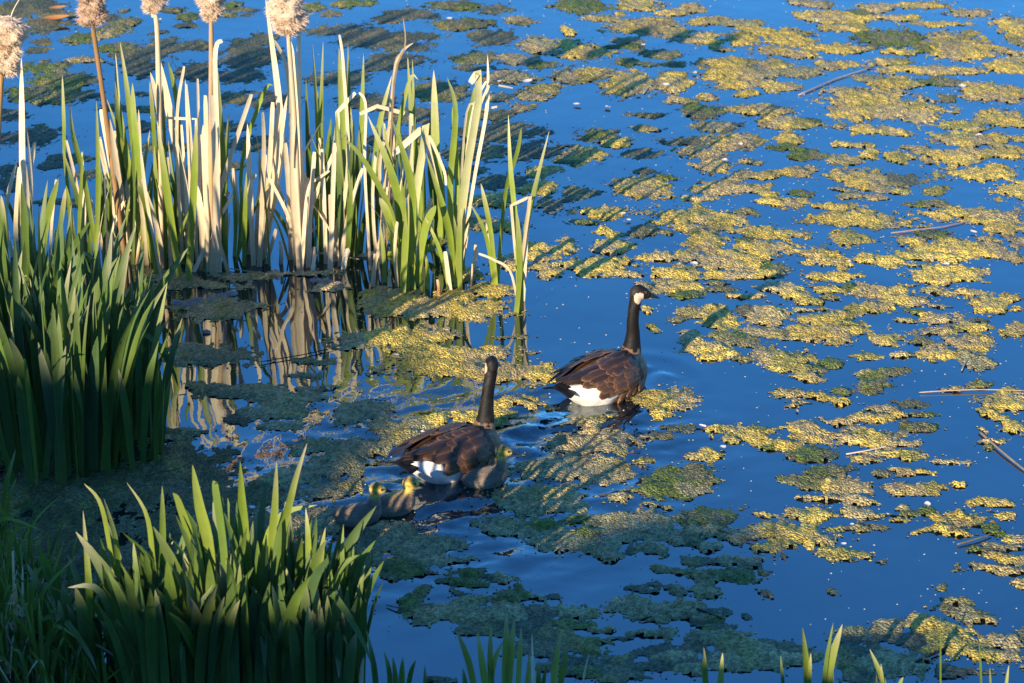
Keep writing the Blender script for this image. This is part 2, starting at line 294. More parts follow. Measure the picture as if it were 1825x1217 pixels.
# ---------------------------------------------------------------- floating mats: patches read off the photograph, x y rx ry in each view's own pixels
PATCH = {
 (1000, 0, 2.212): '''75 28 95 28 g;310 18 85 20 y;160 72 65 14 y;245 60 30 9 y;20 118 30 20 y;340 108 140 32 y;460 130 70 22 y;500 32 60 18 y;430 50 70 14 y;590 82 70 18 y;575 140 60 12 y;530 165 90 18 y;90 200 120 38 y;260 160 70 14 b;230 185 90 14 g;30 165 40 10 y;390 212 85 16 g;280 252 85 14 g;455 252 50 14 g;625 195 50 12 y;720 150 75 26 y;780 120 80 18 y;910 150 110 34 y;860 200 110 18 y;950 215 60 16 y;720 95 80 16 b;1100 65 130 28 y;1130 115 90 22 y;1010 72 60 12 y;1250 30 70 18 y;1430 20 120 16 y;1330 70 80 14 y;1180 50 60 16 g;1590 50 80 16 b;1480 95 110 14 y;930 8 40 14 b;1020 15 50 16 b;1560 180 150 50 y;1620 210 90 25 y;1440 190 60 20 g;1300 150 130 34 g;1090 190 120 22 y;1330 205 60 12 y;1770 110 70 36 y;1790 210 40 14 y;1750 262 90 26 y;640 250 110 24 y;690 290 120 30 y;840 250 80 24 y;800 285 90 26 b;690 330 110 22 y;920 280 80 22 b;1090 255 90 16 y;1060 265 50 12 b;460 290 50 12 y;130 300 110 30 y;30 300 60 30 b;270 330 120 55 y;430 330 70 40 y;520 325 25 7 y;860 345 60 20 y;740 365 50 12 y;1310 245 80 14 y;1400 280 150 20 y;1560 280 90 14 y;1220 310 50 14 b;1340 330 100 26 y;1500 325 100 16 g;1200 385 180 34 y;1520 390 50 20 g;1700 365 150 36 y;1620 335 60 14 y;790 435 105 26 y;560 440 80 28 g;480 400 60 12 y;590 385 40 10 y;330 462 70 14 g;330 508 65 11 b;610 500 90 20 b;150 530 70 24 g;210 560 75 22 y;900 490 120 30 y;960 480 60 18 g;1290 440 200 42 y;1110 450 60 14 y;1230 512 80 20 y;1110 500 40 10 b;1340 520 40 12 y;1430 460 60 20 y;1600 485 110 22 y;1720 460 90 24 y;1780 490 50 14 y;1620 545 150 30 y;1560 550 90 20 y;660 555 110 28 y;480 560 90 20 g;560 600 100 24 y;900 555 70 24 y;860 580 60 14 g;1150 572 70 12 y;960 615 70 20 g;1120 632 65 18 b;1210 610 40 18 y;1325 620 55 18 y;1410 588 60 14 b;1560 620 140 28 y;1660 600 90 24 y;1770 600 70 30 y;610 650 70 34 y;760 635 40 14 b;80 610 85 30 y;60 645 60 12 g;300 610 90 20 d;1650 690 130 30 y;1740 680 70 30 y;920 675 70 22 y;810 690 80 20 y;740 690 40 14 b;630 735 120 32 y;760 740 80 18 y;330 740 110 48 y;400 700 60 12 g;530 785 90 14 y;1180 705 140 38 y;1100 745 60 10 b;1350 700 90 30 d;330 680 50 12 d;40 770 60 30 d;110 770 70 20 d;170 840 110 28 y;90 875 60 14 g;480 865 130 44 y;640 870 110 30 y;800 915 130 30 y;720 840 70 20 g;830 770 40 16 y;880 800 110 20 y;1080 815 80 14 y;960 770 50 14 g;1140 770 60 16 b;1240 780 50 14 b;1170 865 210 32 y;1350 750 40 10 y;1470 805 90 20 g;1500 750 60 12 g;1610 840 170 26 y;1690 870 120 20 y;1740 900 90 30 y;320 920 50 24 g;390 925 40 12 g;170 920 60 14 y;190 970 80 26 y;30 970 35 30 y;570 945 85 50 y;550 930 60 22 g;720 955 50 16 g;780 985 90 34 y;950 910 40 8 b;880 980 110 26 y;1130 940 90 30 y;1000 1000 90 18 y;1370 945 90 22 y;1460 920 60 16 g;1560 980 200 45 y;1700 980 70 40 y;1440 1010 150 30 y;370 1015 60 18 y;140 1050 140 36 y;290 1078 70 16 y;480 1010 60 20 y;650 1030 130 30 y;470 1070 100 30 y;1070 1030 110 22 y;1200 1015 60 20 y;840 1060 70 28 g;1330 1030 60 30 y;1550 1070 130 24 y;1080 1090 110 16 y;1540 1090 110 16 y;1800 1010 40 30 y;760 1080 120 16 y;620 1090 60 14 y''',
 (1150, 480, 2.704): '''20 90 45 30 y;110 25 80 14 y;180 85 130 40 y;220 125 100 20 g;400 20 120 25 y;600 10 100 18 y;370 70 50 18 g;400 110 90 20 g;20 210 25 20 y;30 290 45 24 g;660 105 130 36 y;880 100 60 22 y;900 40 110 20 y;890 140 50 14 g;500 145 90 12 y;780 155 70 14 y;980 90 70 16 g;1120 110 160 34 y;1240 150 120 36 y;1060 200 100 30 y;1430 45 170 26 y;1540 30 80 26 y;1400 105 80 22 y;1560 110 70 16 y;1640 165 100 45 y;1770 140 70 24 y;1790 190 40 16 y;1390 180 50 14 b;1300 215 60 16 g;360 240 90 55 y;600 225 100 45 y;480 200 50 20 d;230 205 60 20 b;180 240 55 16 d;770 195 90 10 b;860 240 120 30 y;890 300 150 55 y;1400 240 110 30 y;1260 255 50 12 b;1580 240 40 8 d;230 340 70 34 y;300 380 110 30 y;430 340 120 45 g;600 300 90 24 b;350 420 110 24 y;460 440 60 20 g;650 425 150 55 y;690 490 80 16 y;780 520 70 24 y;820 470 50 18 g;900 445 60 14 g;1150 330 110 26 y;1060 410 90 20 y;1230 400 70 22 y;1330 340 60 14 g;1560 340 120 40 y;1540 275 90 18 y;1400 400 90 36 y;1420 300 100 16 y;1580 430 80 50 b;1770 290 75 38 y;1160 500 110 24 g;1090 555 90 40 g;950 575 70 22 g;1060 485 60 10 b;1600 555 90 30 g;1490 575 60 14 y;740 610 150 28 y;720 650 80 14 y;700 672 55 12 y;930 630 50 18 y;1300 640 100 24 d;1150 670 100 24 b;1300 695 80 14 g;1700 650 110 34 y;1790 630 50 50 y;1770 740 70 40 y;1650 700 60 8 y;950 725 100 18 y;1080 715 110 18 y;1230 700 60 14 y;1310 765 90 28 g;90 640 150 60 y;60 700 50 30 y;160 770 100 18 d;90 810 60 20 d;320 770 50 18 y;320 805 20 6 y;490 790 120 50 y;520 760 70 16 g;420 810 60 24 y;780 755 110 22 y;900 790 180 30 y;1080 820 170 34 y;1220 840 120 18 y;670 840 120 30 y;610 858 50 14 g;30 910 60 20 y;320 905 105 30 y;820 895 100 40 g;900 905 40 16 d;1240 890 160 24 y;1090 930 70 20 y;1470 915 90 16 y;130 1000 170 50 g;190 1060 90 24 b;40 1040 60 30 g;930 980 130 36 g;720 1020 80 24 g;780 1050 50 18 g;960 1050 150 40 y;1290 975 90 20 y;1160 990 50 14 g;1290 1050 160 34 y;1520 1040 50 12 y;820 1105 100 10 y;1040 1110 90 20 y;1680 1125 100 14 y;1620 765 20 8 y;1650 810 70 20 y;1640 840 30 20 g;720 700 25 6 y''',
 (1200, 850, 2.92): '''190 195 200 48 g;50 240 60 18 g;130 270 60 20 b;500 210 80 26 y;640 190 50 24 b;770 200 110 36 y;900 270 100 18 g;660 310 190 65 y;500 290 80 40 y;330 310 130 40 b;460 375 90 26 y;820 340 60 40 y;880 400 110 26 y;180 350 80 30 b;60 320 70 30 g;1000 185 130 28 y;1180 180 60 14 g;1150 215 60 10 y;1300 182 60 12 g;1170 145 30 8 b;1040 250 75 14 d;1640 140 90 24 y;1520 220 160 45 y;1350 280 110 22 y;1480 305 100 16 y;1740 210 50 14 y;1665 262 65 14 g;1690 295 40 8 g;1790 320 80 24 y;1710 365 90 18 b;1600 392 90 12 g;1760 430 110 40 y;1680 490 160 30 y;1810 550 40 25 y;1470 465 35 10 d;1480 500 40 8 d;120 430 90 18 d;340 430 140 26 b;400 460 70 12 g;180 505 90 30 g;360 505 120 40 g;20 500 30 20 d;160 590 110 26 b;10 590 25 20 d;1485 655 70 18 b;1530 710 120 32 b;1440 700 50 12 d;80 690 120 30 b;270 710 70 24 d;130 750 130 30 g;210 800 150 30 d;210 850 220 36 b;450 920 220 60 b;560 880 110 28 d;100 930 110 30 d;300 990 200 40 b;80 990 100 36 d;950 810 90 30 b;1150 790 130 34 b;1380 800 150 50 y;1440 870 160 70 y;1250 860 100 40 d;1000 860 130 20 d;1680 850 110 60 y;1770 800 60 40 d;1650 930 120 50 y;1110 990 220 70 b;980 930 110 40 d;1000 1040 120 30 d;1280 1010 80 30 b;1470 1020 80 16 d;1600 1040 120 16 d;1810 1000 25 16 b;1500 1055 120 14 d;1815 748 20 10 b;400 735 25 10 d;525 598 30 8 d;835 598 30 6 d;545 420 25 10 d;1055 428 40 10 d;1415 588 40 10 d''',
 (640, 880, 2.765): '''840 15 50 14 b;950 60 160 45 b;1060 30 50 40 b;1040 80 90 30 b;1310 35 75 30 b;1490 65 60 14 b;1680 85 120 30 g;1560 120 60 20 b;1750 130 90 40 g;1740 165 60 20 b;1660 170 80 24 b;740 130 120 35 b;560 150 60 20 b;690 180 100 30 b;820 185 60 25 b;900 155 65 26 g;1040 140 80 16 g;1170 153 30 10 d;1000 230 160 55 b;1130 280 80 24 b;1210 315 70 24 b;1220 240 90 30 b;1300 180 100 50 b;1120 200 100 30 g;1420 140 110 50 b;1400 210 150 40 b;1520 225 90 24 b;1270 130 100 26 b;1440 285 80 28 b;1340 292 25 8 d;1680 320 100 24 d;1790 315 60 26 b;1470 372 75 22 b;1570 390 45 20 d;1710 400 80 40 b;1620 380 30 12 d;1525 475 60 24 d;1430 455 40 12 d;1350 480 60 20 d;1700 480 110 30 b;1550 500 60 14 d;1420 490 25 10 d;400 225 120 30 b;300 260 90 30 b;180 280 140 40 b;330 320 150 40 b;60 330 90 40 b;485 340 14 10 d;40 240 60 40 d;220 380 150 50 g;290 405 80 28 g;110 400 40 20 d;170 430 50 14 d;500 400 100 36 g;570 385 40 18 d;690 440 70 30 b;440 460 80 20 g;530 465 110 28 g;630 430 50 20 d;320 490 40 14 g;250 520 60 20 g;280 555 100 24 g;400 590 160 44 b;500 560 100 40 b;470 510 50 20 d;620 545 60 20 b;740 525 120 36 g;860 530 70 24 b;950 520 70 16 d;760 490 30 10 g;700 600 150 40 b;900 590 120 40 d;1090 580 150 36 b;1310 555 120 36 b;1450 570 60 20 b;1600 560 120 30 b;1500 600 150 36 b;1600 590 100 40 b;1720 590 90 30 d;620 670 140 40 d;520 690 90 24 d;850 660 120 40 d;1080 640 120 30 g;950 700 120 30 d;1210 665 90 26 b;1440 695 110 24 b;1300 720 80 20 d;1670 635 90 24 b;1160 740 120 40 g;1000 760 140 40 d;850 740 100 40 d;1740 680 100 30 g;1720 730 140 40 b;1160 790 80 16 g;1000 830 100 30 d;1450 800 140 40 d;1560 830 160 40 b;1300 830 90 24 d;1120 850 110 30 d;1400 870 200 30 d;1140 900 140 30 g;1300 910 150 26 d;1650 880 120 40 b;1600 780 70 16 d;400 915 60 16 d;1050 880 60 20 d''',
 (200, 440, 2.281): '''560 110 180 20 b;350 150 220 26 b;430 250 200 50 b;240 120 140 30 b;800 100 160 16 b;880 160 130 22 b;100 200 120 40 b;400 440 200 50 b;330 410 120 30 b;1150 220 140 40 y;1260 250 220 44 y;1450 260 170 40 y;1560 180 110 30 y;1110 190 90 26 y;1380 200 90 30 y;1130 380 190 40 y;1000 400 150 36 b;1270 350 130 40 y;1400 430 220 30 y;1350 490 240 50 y;1560 500 200 36 y;1720 510 100 26 y;820 465 110 20 b;790 525 60 16 b;560 590 260 40 b;700 620 150 40 b;380 570 120 24 b;640 670 160 36 b;700 720 110 24 b;840 570 80 14 b;1000 670 170 44 b;960 700 110 24 b;1080 640 110 24 b;820 800 120 26 b;530 705 70 20 d;1200 720 130 40 b;1180 780 120 50 b;1330 700 90 24 y;1420 740 90 22 y;1560 680 110 16 y;1600 650 70 14 y;1650 620 60 12 y;1540 720 50 14 g;300 760 130 24 b;230 790 120 20 b;1640 366 60 10 d;1660 80 60 24 y;1740 40 90 22 y;1790 100 60 20 y''',
 (0, 0, 3.042): '''150 40 160 50 d;250 120 180 50 d;60 100 60 60 d;300 85 120 24 d;560 100 80 26 d;650 60 40 14 d;440 205 80 30 g;610 165 90 34 g;560 190 60 20 y;690 120 60 20 g;210 270 70 20 d;240 230 50 24 d;640 260 120 26 g;750 300 160 60 d;900 250 110 40 d;1050 250 110 30 d;760 360 90 50 d;460 330 90 16 b;250 370 140 40 g;330 430 170 50 g;270 510 220 46 g;450 520 110 20 d;920 50 80 16 g;1020 85 60 20 g;1040 130 70 14 d;1270 15 40 12 d;1330 50 70 14 d;870 175 60 10 d;1330 260 130 50 d;1400 300 100 60 d;1080 390 110 50 d;1300 400 140 40 d;1430 210 70 30 d;200 740 150 60 d;60 640 60 20 d;380 860 150 30 d;300 900 90 20 d;50 920 60 40 d;760 510 50 14 d;600 580 60 20 d;800 700 100 30 d;760 590 100 20 d;1280 530 100 40 d;1250 700 90 30 d;60 1000 110 30 d;500 950 120 24 d;350 1100 150 30 d;900 800 120 26 d;1000 960 120 30 d;1200 900 120 24 d''',
 (400, 0, 2.34): '''40 20 50 14 g;30 60 40 12 g;90 60 30 10 d;370 30 60 20 g;430 60 50 12 d;540 15 80 18 g;490 125 150 24 d;600 160 130 40 d;130 240 130 40 d;60 210 80 20 d;780 60 100 20 d;680 85 80 14 d;770 150 140 18 d;760 195 110 30 d;700 260 140 34 d;620 290 50 12 d;960 25 120 22 g;1130 40 90 20 d;1000 100 140 22 g;1110 160 100 30 d;1220 90 60 16 b;1060 245 80 30 g;1310 190 90 30 b;1330 270 60 20 g;1210 250 90 26 b;1180 325 120 26 b;900 380 140 40 g;1040 290 70 16 d;1340 370 70 20 y;1270 400 70 24 b;1130 410 60 20 b;1240 460 70 20 b;1120 490 80 24 g;1150 560 180 40 d;1290 630 120 40 d;1050 640 120 40 d;1000 720 90 30 d;1300 720 80 24 y;1150 750 120 30 d;1100 830 110 30 y;1300 790 80 30 y;1360 860 60 30 d;1050 930 60 30 y;1150 940 110 24 y;1340 1030 90 26 y;1200 1090 90 26 y;1330 1110 70 20 y;1000 1150 90 24 y;900 1000 50 24 y;870 950 40 20 y;450 330 120 30 d;600 420 120 30 d;800 480 110 30 d;700 600 130 34 d;200 420 120 30 d;130 600 110 26 d''',
 (0, 0, 1.0): '''1060 790 85 22 b;1000 830 110 24 b;1090 840 60 20 b;950 880 80 24 b;1180 870 60 16 g;1060 755 40 14 y;720 760 60 16 b;640 800 60 20 b;560 790 40 14 b;860 740 60 14 y;930 715 50 12 y;590 830 70 20 b;580 870 60 18 b;510 850 50 18 b;970 665 50 18 y;150 900 150 60 m;230 860 130 60 m;330 830 100 40 m;80 960 130 50 m;380 890 90 30 m;480 880 60 20 m;330 930 120 30 m;440 940 90 26 m;200 990 160 40 m;560 930 60 24 b;60 880 120 80 m;200 1080 200 60 m;520 1000 120 50 m;400 1080 200 70 m;700 960 50 20 b;620 1000 60 24 b''',
}
TYPES = {'y': (0, (.62, .445, .085), .016), 'b': (1, (.33, .285, .12), .013), 'g': (2, (.125, .165, .025), .013), 'd': (3, (.105, .115, .06), .006), 'm': (4, (.115, .108, .036), .008)}  # b: brownish mats, plus duckweed with the shade put into its colour
GX0, GX1, GY0, GY1, DX, DY = -4.3, 4.3, 6.9, 17.6, .0095, .0145
gx = np.arange(GX0, GX1, DX); gy = np.arange(GY0, GY1, DY)
X, Y = np.meshgrid(gx, gy, indexing='ij')
Fld = np.full(X.shape, -9.0); Own = np.full(X.shape, -1, int); ell = []
for (ox, oy, s), txt in PATCH.items():
    for e in txt.split(';'):
        a = e.split(); px, py, rx, ry = (float(v)/s for v in a[:4]); px += ox; py += oy
        c = ground(px, py); e1 = ground(px+rx, py); n0 = ground(px, py-ry); n1 = ground(px, py+ry)
        kf = .84 if (ox, oy) == (200, 440) and a[4] == 'b' else 1.0
        ell.append((c.x, (n0.y+n1.y)/2, abs(e1.x-c.x)*kf, max((n0.y-n1.y)/2*kf, .03), a[4]))
for k in range(90):                          # the raft goes on past both sides of the frame
    sx = random.choice((-1, 1)); y = random.uniform(7.5, 17.4); lim = 1.76+(y-7.26)*.196
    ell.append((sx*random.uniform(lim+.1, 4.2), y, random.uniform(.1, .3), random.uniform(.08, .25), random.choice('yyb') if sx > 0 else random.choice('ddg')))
nA, nB, nC = Noise2(11), Noise2(12), Noise2(13)
wx = X+.10*(nA.fbm(X*5+40, Y*3.4+40, 3)-.5)*2*.6; wy = Y+.14*(nB.fbm(X*4+40, Y*3+40, 3)-.5)*2*.6
for i, (cx, cy, rx, ry, ty) in enumerate(ell):
    i0 = max(int((cx-rx*1.7-.15-GX0)/DX), 0); i1 = min(int((cx+rx*1.7+.15-GX0)/DX)+2, len(gx))
    j0 = max(int((cy-ry*1.7-.15-GY0)/DY), 0); j1 = min(int((cy+ry*1.7+.15-GY0)/DY)+2, len(gy))
    if i1 <= i0 or j1 <= j0: continue
    f = 1-np.sqrt(((wx[i0:i1, j0:j1]-cx)/rx)**2+((wy[i0:i1, j0:j1]-cy)/ry)**2)
    sub = Fld[i0:i1, j0:j1]; m = f > sub; sub[m] = f[m]; Own[i0:i1, j0:j1][m] = i
n1 = nC.fbm(X*11+5, Y*7+5, 4)-.5; n2 = nA.fbm(X*34+7, Y*24+7, 4)-.5
n3 = nB(X*85+3, Y*60+3)-.5
F2 = Fld+1.05*n1+1.15*n2+.10+.42*n3*sstep(.45, .1, np.abs(Fld))
moss = np.array([e[4] == 'm' for e in ell]+[False])[Own]; F2 = F2-moss*(.10+1.3*np.maximum(0, nB.fbm(X*5+2, Y*3.5+2, 4)-.50))
F2[(np.abs(X) > GX1-.05) | (Y > GY1-.08) | (Y < GY0+.05)] = -1
tyi = np.array([TYPES[e[4]][0] for e in ell]+[3]); tcol = np.array([v[1] for v in TYPES.values()]); th = np.array([v[2] for v in TYPES.values()])
T = tyi[Own]; Hh = th[T]
lump = nB.fbm(X*24+3, Y*17+3, 3)-.5; grain = rng.random(X.shape)-.5
Zm = np.where(F2 > 0, .0015+Hh*(.10*np.minimum(F2*5, 1)+.70*sstep(0, .8, F2)+1.5*lump*np.minimum(F2*1.8, 1))+grain*.0048*np.minimum(F2*3, 1), F2*.05)
Zm = np.maximum(Zm, -.02)+wave_h(X, Y)
big = nA.fbm(X*3.1+70, Y*2.1+70, 4)
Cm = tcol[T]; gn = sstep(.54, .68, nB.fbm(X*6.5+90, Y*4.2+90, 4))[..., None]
other = np.where((T == 0)[..., None], np.array([.26, .25, .06]), np.array([.30, .24, .06]))
Cm = Cm*(1-gn*.75)+other*gn*.75
br = sstep(.46, .64, nC.fbm(X*8+20, Y*5.5+20, 4))[..., None]; Cm = Cm*(1-.8*br)+np.where((T < 2)[..., None], np.array([.43, .325, .155]), np.array([.20, .17, .08]))*.8*br
wet = sstep(.28, .0, F2)[..., None]; Cm = Cm*(1-.45*wet)+np.array([.085, .095, .055])*.45*wet
Cm = Cm*(.78+.75*(big[..., None]-.25))*(1+.5*grain[..., None])
# cells -> mats.  patches whose centres lie inside one another are one mat
par = list(range(len(ell)))
def find(a):
    while par[a] != a: par[a] = par[par[a]]; a = par[a]
    return a
for i in range(len(ell)):
    for j in range(i):
        a, b = ell[i], ell[j]
        dx, dy = a[0]-b[0], a[1]-b[1]
        if (dx/(a[2]+b[2]))**2+(dy/(a[3]+b[3]))**2 < .2: par[find(i)] = find(j)
clu = np.array([find(i) for i in range(len(ell))]+[-1])
inside = F2 > -.12
cell = inside[:-1, :-1] & inside[1:, :-1] & inside[1:, 1:] & inside[:-1, 1:] & ((F2[:-1, :-1] > 0) | (F2[1:, 1:] > 0) | (F2[1:, :-1] > 0) | (F2[:-1, 1:] > 0))
ci, cj = np.nonzero(cell); own = clu[Own[ci, cj]]
ny = X.shape[1]; quad = np.stack([ci*ny+cj, (ci+1)*ny+cj, (ci+1)*ny+cj+1, ci*ny+cj+1], 1)
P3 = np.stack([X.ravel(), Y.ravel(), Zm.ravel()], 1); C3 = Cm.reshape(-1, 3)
order = np.argsort(own, kind='stable'); own = own[order]; quad = quad[order]
ids, st, cnt = np.unique(own, return_index=True, return_counts=True)
rank = np.argsort(-cnt); keep = set(int(k) for k in rank[:285])
def submesh(name, q):
    u, inv = np.unique(q.ravel(), return_inverse=True)
    return u, inv.reshape(-1, 4)
rest = []
KIND = ('yellow green duckweed', 'olive brown and shade-toned', 'smooth green algae', 'thin dark algae', 'dark mossy algae')
def mat_label(t, x, y, area):
    size = 'large' if area > .16 else 'small' if area < .05 else 'middling'
    d = lambda p: math.hypot(x-p.x, y-p.y)
    if d(ground(720, 890)) < .42: w = 'touching the wake of the goslings'
    elif d(G_R) < .5: w = 'beside the goose without goslings'
    elif d(G_L) < .6: w = 'beside the goose that leads the goslings'
    elif y < 8.9 and x < -.75: w = 'along the muddy shore below the sword leaves'
    elif y < 8.1: w = 'between the sprigs along the near edge' if x < .75 else 'around the dark branch by the v shaped leaves'
    elif y < 9.0 and x < .75: w = 'in the shade between the goslings and the near sprigs'
    elif x < .25 and 10.9 < y < 11.9: w = 'around the feet of the cattails'
    elif x < .15 and y <= 10.9: w = 'among the reflections of the cattails'
    elif x < -.2 and y > 11.9: w = 'beyond the cattails behind their leaves'
    elif y > 11.2 and x < 1.25: w = 'crossed by the long shadows of the cattails'
    elif y > 13.2: w = 'on the far open water past the cattail shadows'
    elif y > 10.6: w = 'on open water beyond the neck shadow of the goose'
    else: w = 'on open water right of the goose by the straw stalk'
    return f'{size} {KIND[t]} mat {w}'.replace('right of', 'ahead of')
for k in range(len(ids)):
    q = quad[st[k]:st[k]+cnt[k]]
    if k not in keep or cnt[k] < 25: rest.append(q); continue
    u, inv = submesh('algae_mat', q); c = P3[u].mean(0); c[2] = 0
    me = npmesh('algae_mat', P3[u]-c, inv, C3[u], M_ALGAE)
    o = obj('algae_mat', me, None, tuple(c)); t = int(np.bincount(T.ravel()[q[:, 0]]).argmax())
    lab = mat_label(t, c[0], c[1], cnt[k]*DX*DY); tag(o, lab, 'algae mat', lab+' (set)')
if rest:
    q = np.concatenate(rest); u, inv = submesh('x', q)
    o = obj('duckweed_scraps', npmesh('duckweed_scraps', P3[u], inv, C3[u], M_ALGAE)); tag(o, 'small loose scraps of duckweed drifting between the mats', 'duckweed', None, 'stuff')
# single fronds of duckweed that fringe the mats
near = np.nonzero((F2 < .05) & (F2 > -.42) & (Y < 16.9)); pr = rng.random(len(near[0])) < .16*np.clip(1+F2[near]/.42, 0, 1)**1.5+.004
fi, fj = near[0][pr], near[1][pr]; nf = len(fi); fx = X[fi, fj]+rng.normal(0, .004, nf); fy = Y[fi, fj]+rng.normal(0, .006, nf); fs = rng.uniform(.0022, .0062, nf)
fz = wave_h(fx, fy)+.0012; FV = np.zeros((nf, 5, 3)); q0 = rng.random(nf)*6.28
for k in range(5):
    FV[:, k, 0] = fx+fs*1.2*np.cos(q0+k*1.2566); FV[:, k, 1] = fy+fs*1.2*np.sin(q0+k*1.2566); FV[:, k, 2] = fz+rng.uniform(0, .0025, nf)
FC = np.repeat((tcol[np.where(T[fi, fj] >= 2, 1, 0)]*rng.uniform(.55, 1.25, (nf, 1)))[:, None, :], 5, 1).reshape(-1, 3)
o = obj('duckweed_fronds', npmesh('duckweed_fronds', FV.reshape(-1, 3), np.arange(nf*5).reshape(-1, 5), FC, M_ALGAE, False)); tag(o, 'loose single duckweed fronds fringing the floating mats', 'duckweed', None, 'stuff')
# seeds and bubbles on the surface
V = []; Fc = []
for k in range(1500):
    y = random.uniform(7.0, 17); x = random.uniform(-1, 1)*(1.8+(y-7.2)*.2)
    if random.random() < .5: x = abs(x)
    s = random.uniform(.0012, .0038)*(1+.06*(y-8)); z = float(wave_h(x, y))+.0005; i = len(V)
    V += [(x-s*1.4, y, z), (x, y-s, z), (x+s*1.4, y, z), (x, y+s, z), (x, y, z+s*.9)]
    Fc += [(i, i+1, i+4), (i+1, i+2, i+4), (i+2, i+3, i+4), (i+3, i, i+4)]
o = obj('floating_seeds', mesh('floating_seeds', V, Fc, [(.55, .55, .5)]*len(V), None, M_PETAL)); tag(o, 'pale specks of seed and bubbles scattered on the water', 'seed specks', None, 'stuff')
# ---------------------------------------------------------------- leaf blades
STRAW = (.70, .57, .39); STRAW2 = (.58, .43, .26); RUST = (.30, .15, .06)
GREEN = (.165, .225, .024); DGREEN = (.068, .118, .024); BLUEG = (.062, .112, .045); YGREEN = (.27, .30, .05)
def mixc(a, b, t): return tuple(a[i]*(1-t)+b[i]*t for i in range(3))
def catmull(p, n):
    if len(p) == 2: p = [p[0], (p[0]+p[1])/2, p[1]]
    out = []; seg = len(p)-1
    for k in range(n+1):
        u = k/n*seg; i = min(int(u), seg-1); t = u-i
        a = p[max(i-1, 0)]; b = p[i]; c = p[i+1]; d = p[min(i+2, seg)]
        out.append(.5*((2*b)+(c-a)*t+(2*a-5*b+4*c-d)*t*t+(3*b-a-3*c+d)*t**3))
    return out
def blade(pts, w, facing, cols, shape='point', n=12, fold=.22, twist=0.0, sharp=False, rr=random):
    """one leaf: a folded strip along pts; cols = (base, middle, tip)"""
    P = pts if sharp else catmull(pts, n)
    if sharp:
        Q_ = []
        for a, b in zip(P[:-1], P[1:]):
            m = 5
            for k in range(m): Q_.append(a.lerp(b, k/m))
        P = Q_+[P[-1]]
    n = len(P)-1; V = []; F = []; C = []; U = []
    ragged = rr.random()
    for k, p in enumerate(P):
        t = k/n; tg = (P[min(k+1, n)]-P[max(k-1, 0)]).normalized()
        nrm = Quaternion(tg, twist*t) @ facing
        side = tg.cross(nrm)
        side = side.normalized() if side.length > 1e-4 else tg.orthogonal().normalized()
        nn = side.cross(tg).normalized()
        if shape == 'point': ww = w*min(1, .72+.5*t)*(1-max(0, (t-.5)/.5)**1.7)
        elif shape == 'strap': ww = w*(1-.25*t)*(1 if t < .96 else .75)
        else: ww = w*(.9 if t < .4 else 1)*(1-max(0, (t-.65)/.35)**2.2)
        ww = max(ww, w*.035)*.5
        c = mixc(cols[0], cols[1], min(t*3, 1)) if t < .6 else mixc(cols[1], cols[2], ((t-.6)/.4)**1.2)
        V += [p-side*ww, p-nn*(ww*fold*2), p+side*ww]; C += [c, mixc(c, (c[0]*.9, c[1]*.95, c[2]*.9), 1), c]; U += [(0, t), (.5, t), (1, t)]
        if k:
            i = 3*k; F += [(i-3, i-2, i+1, i), (i-2, i-1, i+2, i+1)]
    return mesh('leaf', V, F, C, U, M_LEAF)
TOCAM = Vector((0, -1, .25)).normalized()
def face_dir(yaw): return Quaternion((0, 0, 1), yaw) @ TOCAM
def leafpx(root, poly, wpx, cols, shape='strap', lean=0.0, yaw=None, sharp=False, dy=0.0, twist=None, name='leaf'):
    """poly: photograph pixels, foot first; the foot stands on the water, the rest near the vertical plane through it"""
    b = ground(*poly[0]); b.y += dy
    if dy: b = at_y(poly[0][0], poly[0][1], b.y); b.z = 0
    pts = [b]
    for k, q in enumerate(poly[1:], 1): pts.append(at_y(q[0], q[1], b.y+lean*k/(len(poly)-1)))
    pts[0] = pts[0]+(pts[0]-pts[1]).normalized()*.02
    loc = Vector(root.location); pts = [p-loc for p in pts]
    w = wpx*mpp(b.y)
    if yaw is None: yaw = random.gauss(0, .35)
    if twist is None: twist = random.gauss(0, .35)
    return obj(name, blade(pts, w, face_dir(yaw), cols, shape, 14, random.uniform(.08, .25), twist, sharp), root)
def fallen_blade(root, poly, wpx, cols, name='leaf'): return leafpx(root, poly, wpx, cols, 'strap', 0, 0, True)

S3 = lambda: (mixc(STRAW2, RUST, random.random()*.5), mixc(STRAW, STRAW2, random.random()*.5), STRAW)
def G3(tip=.5): return (YGREEN, mixc(GREEN, YGREEN, random.random()*.5), mixc(GREEN, STRAW, tip*random.random()*2 if tip < .6 else tip))
def D3(): return (mixc(DGREEN, YGREEN, .4), mixc(DGREEN, GREEN, random.random()*.6), mixc(GREEN, STRAW, random.random()*.5))
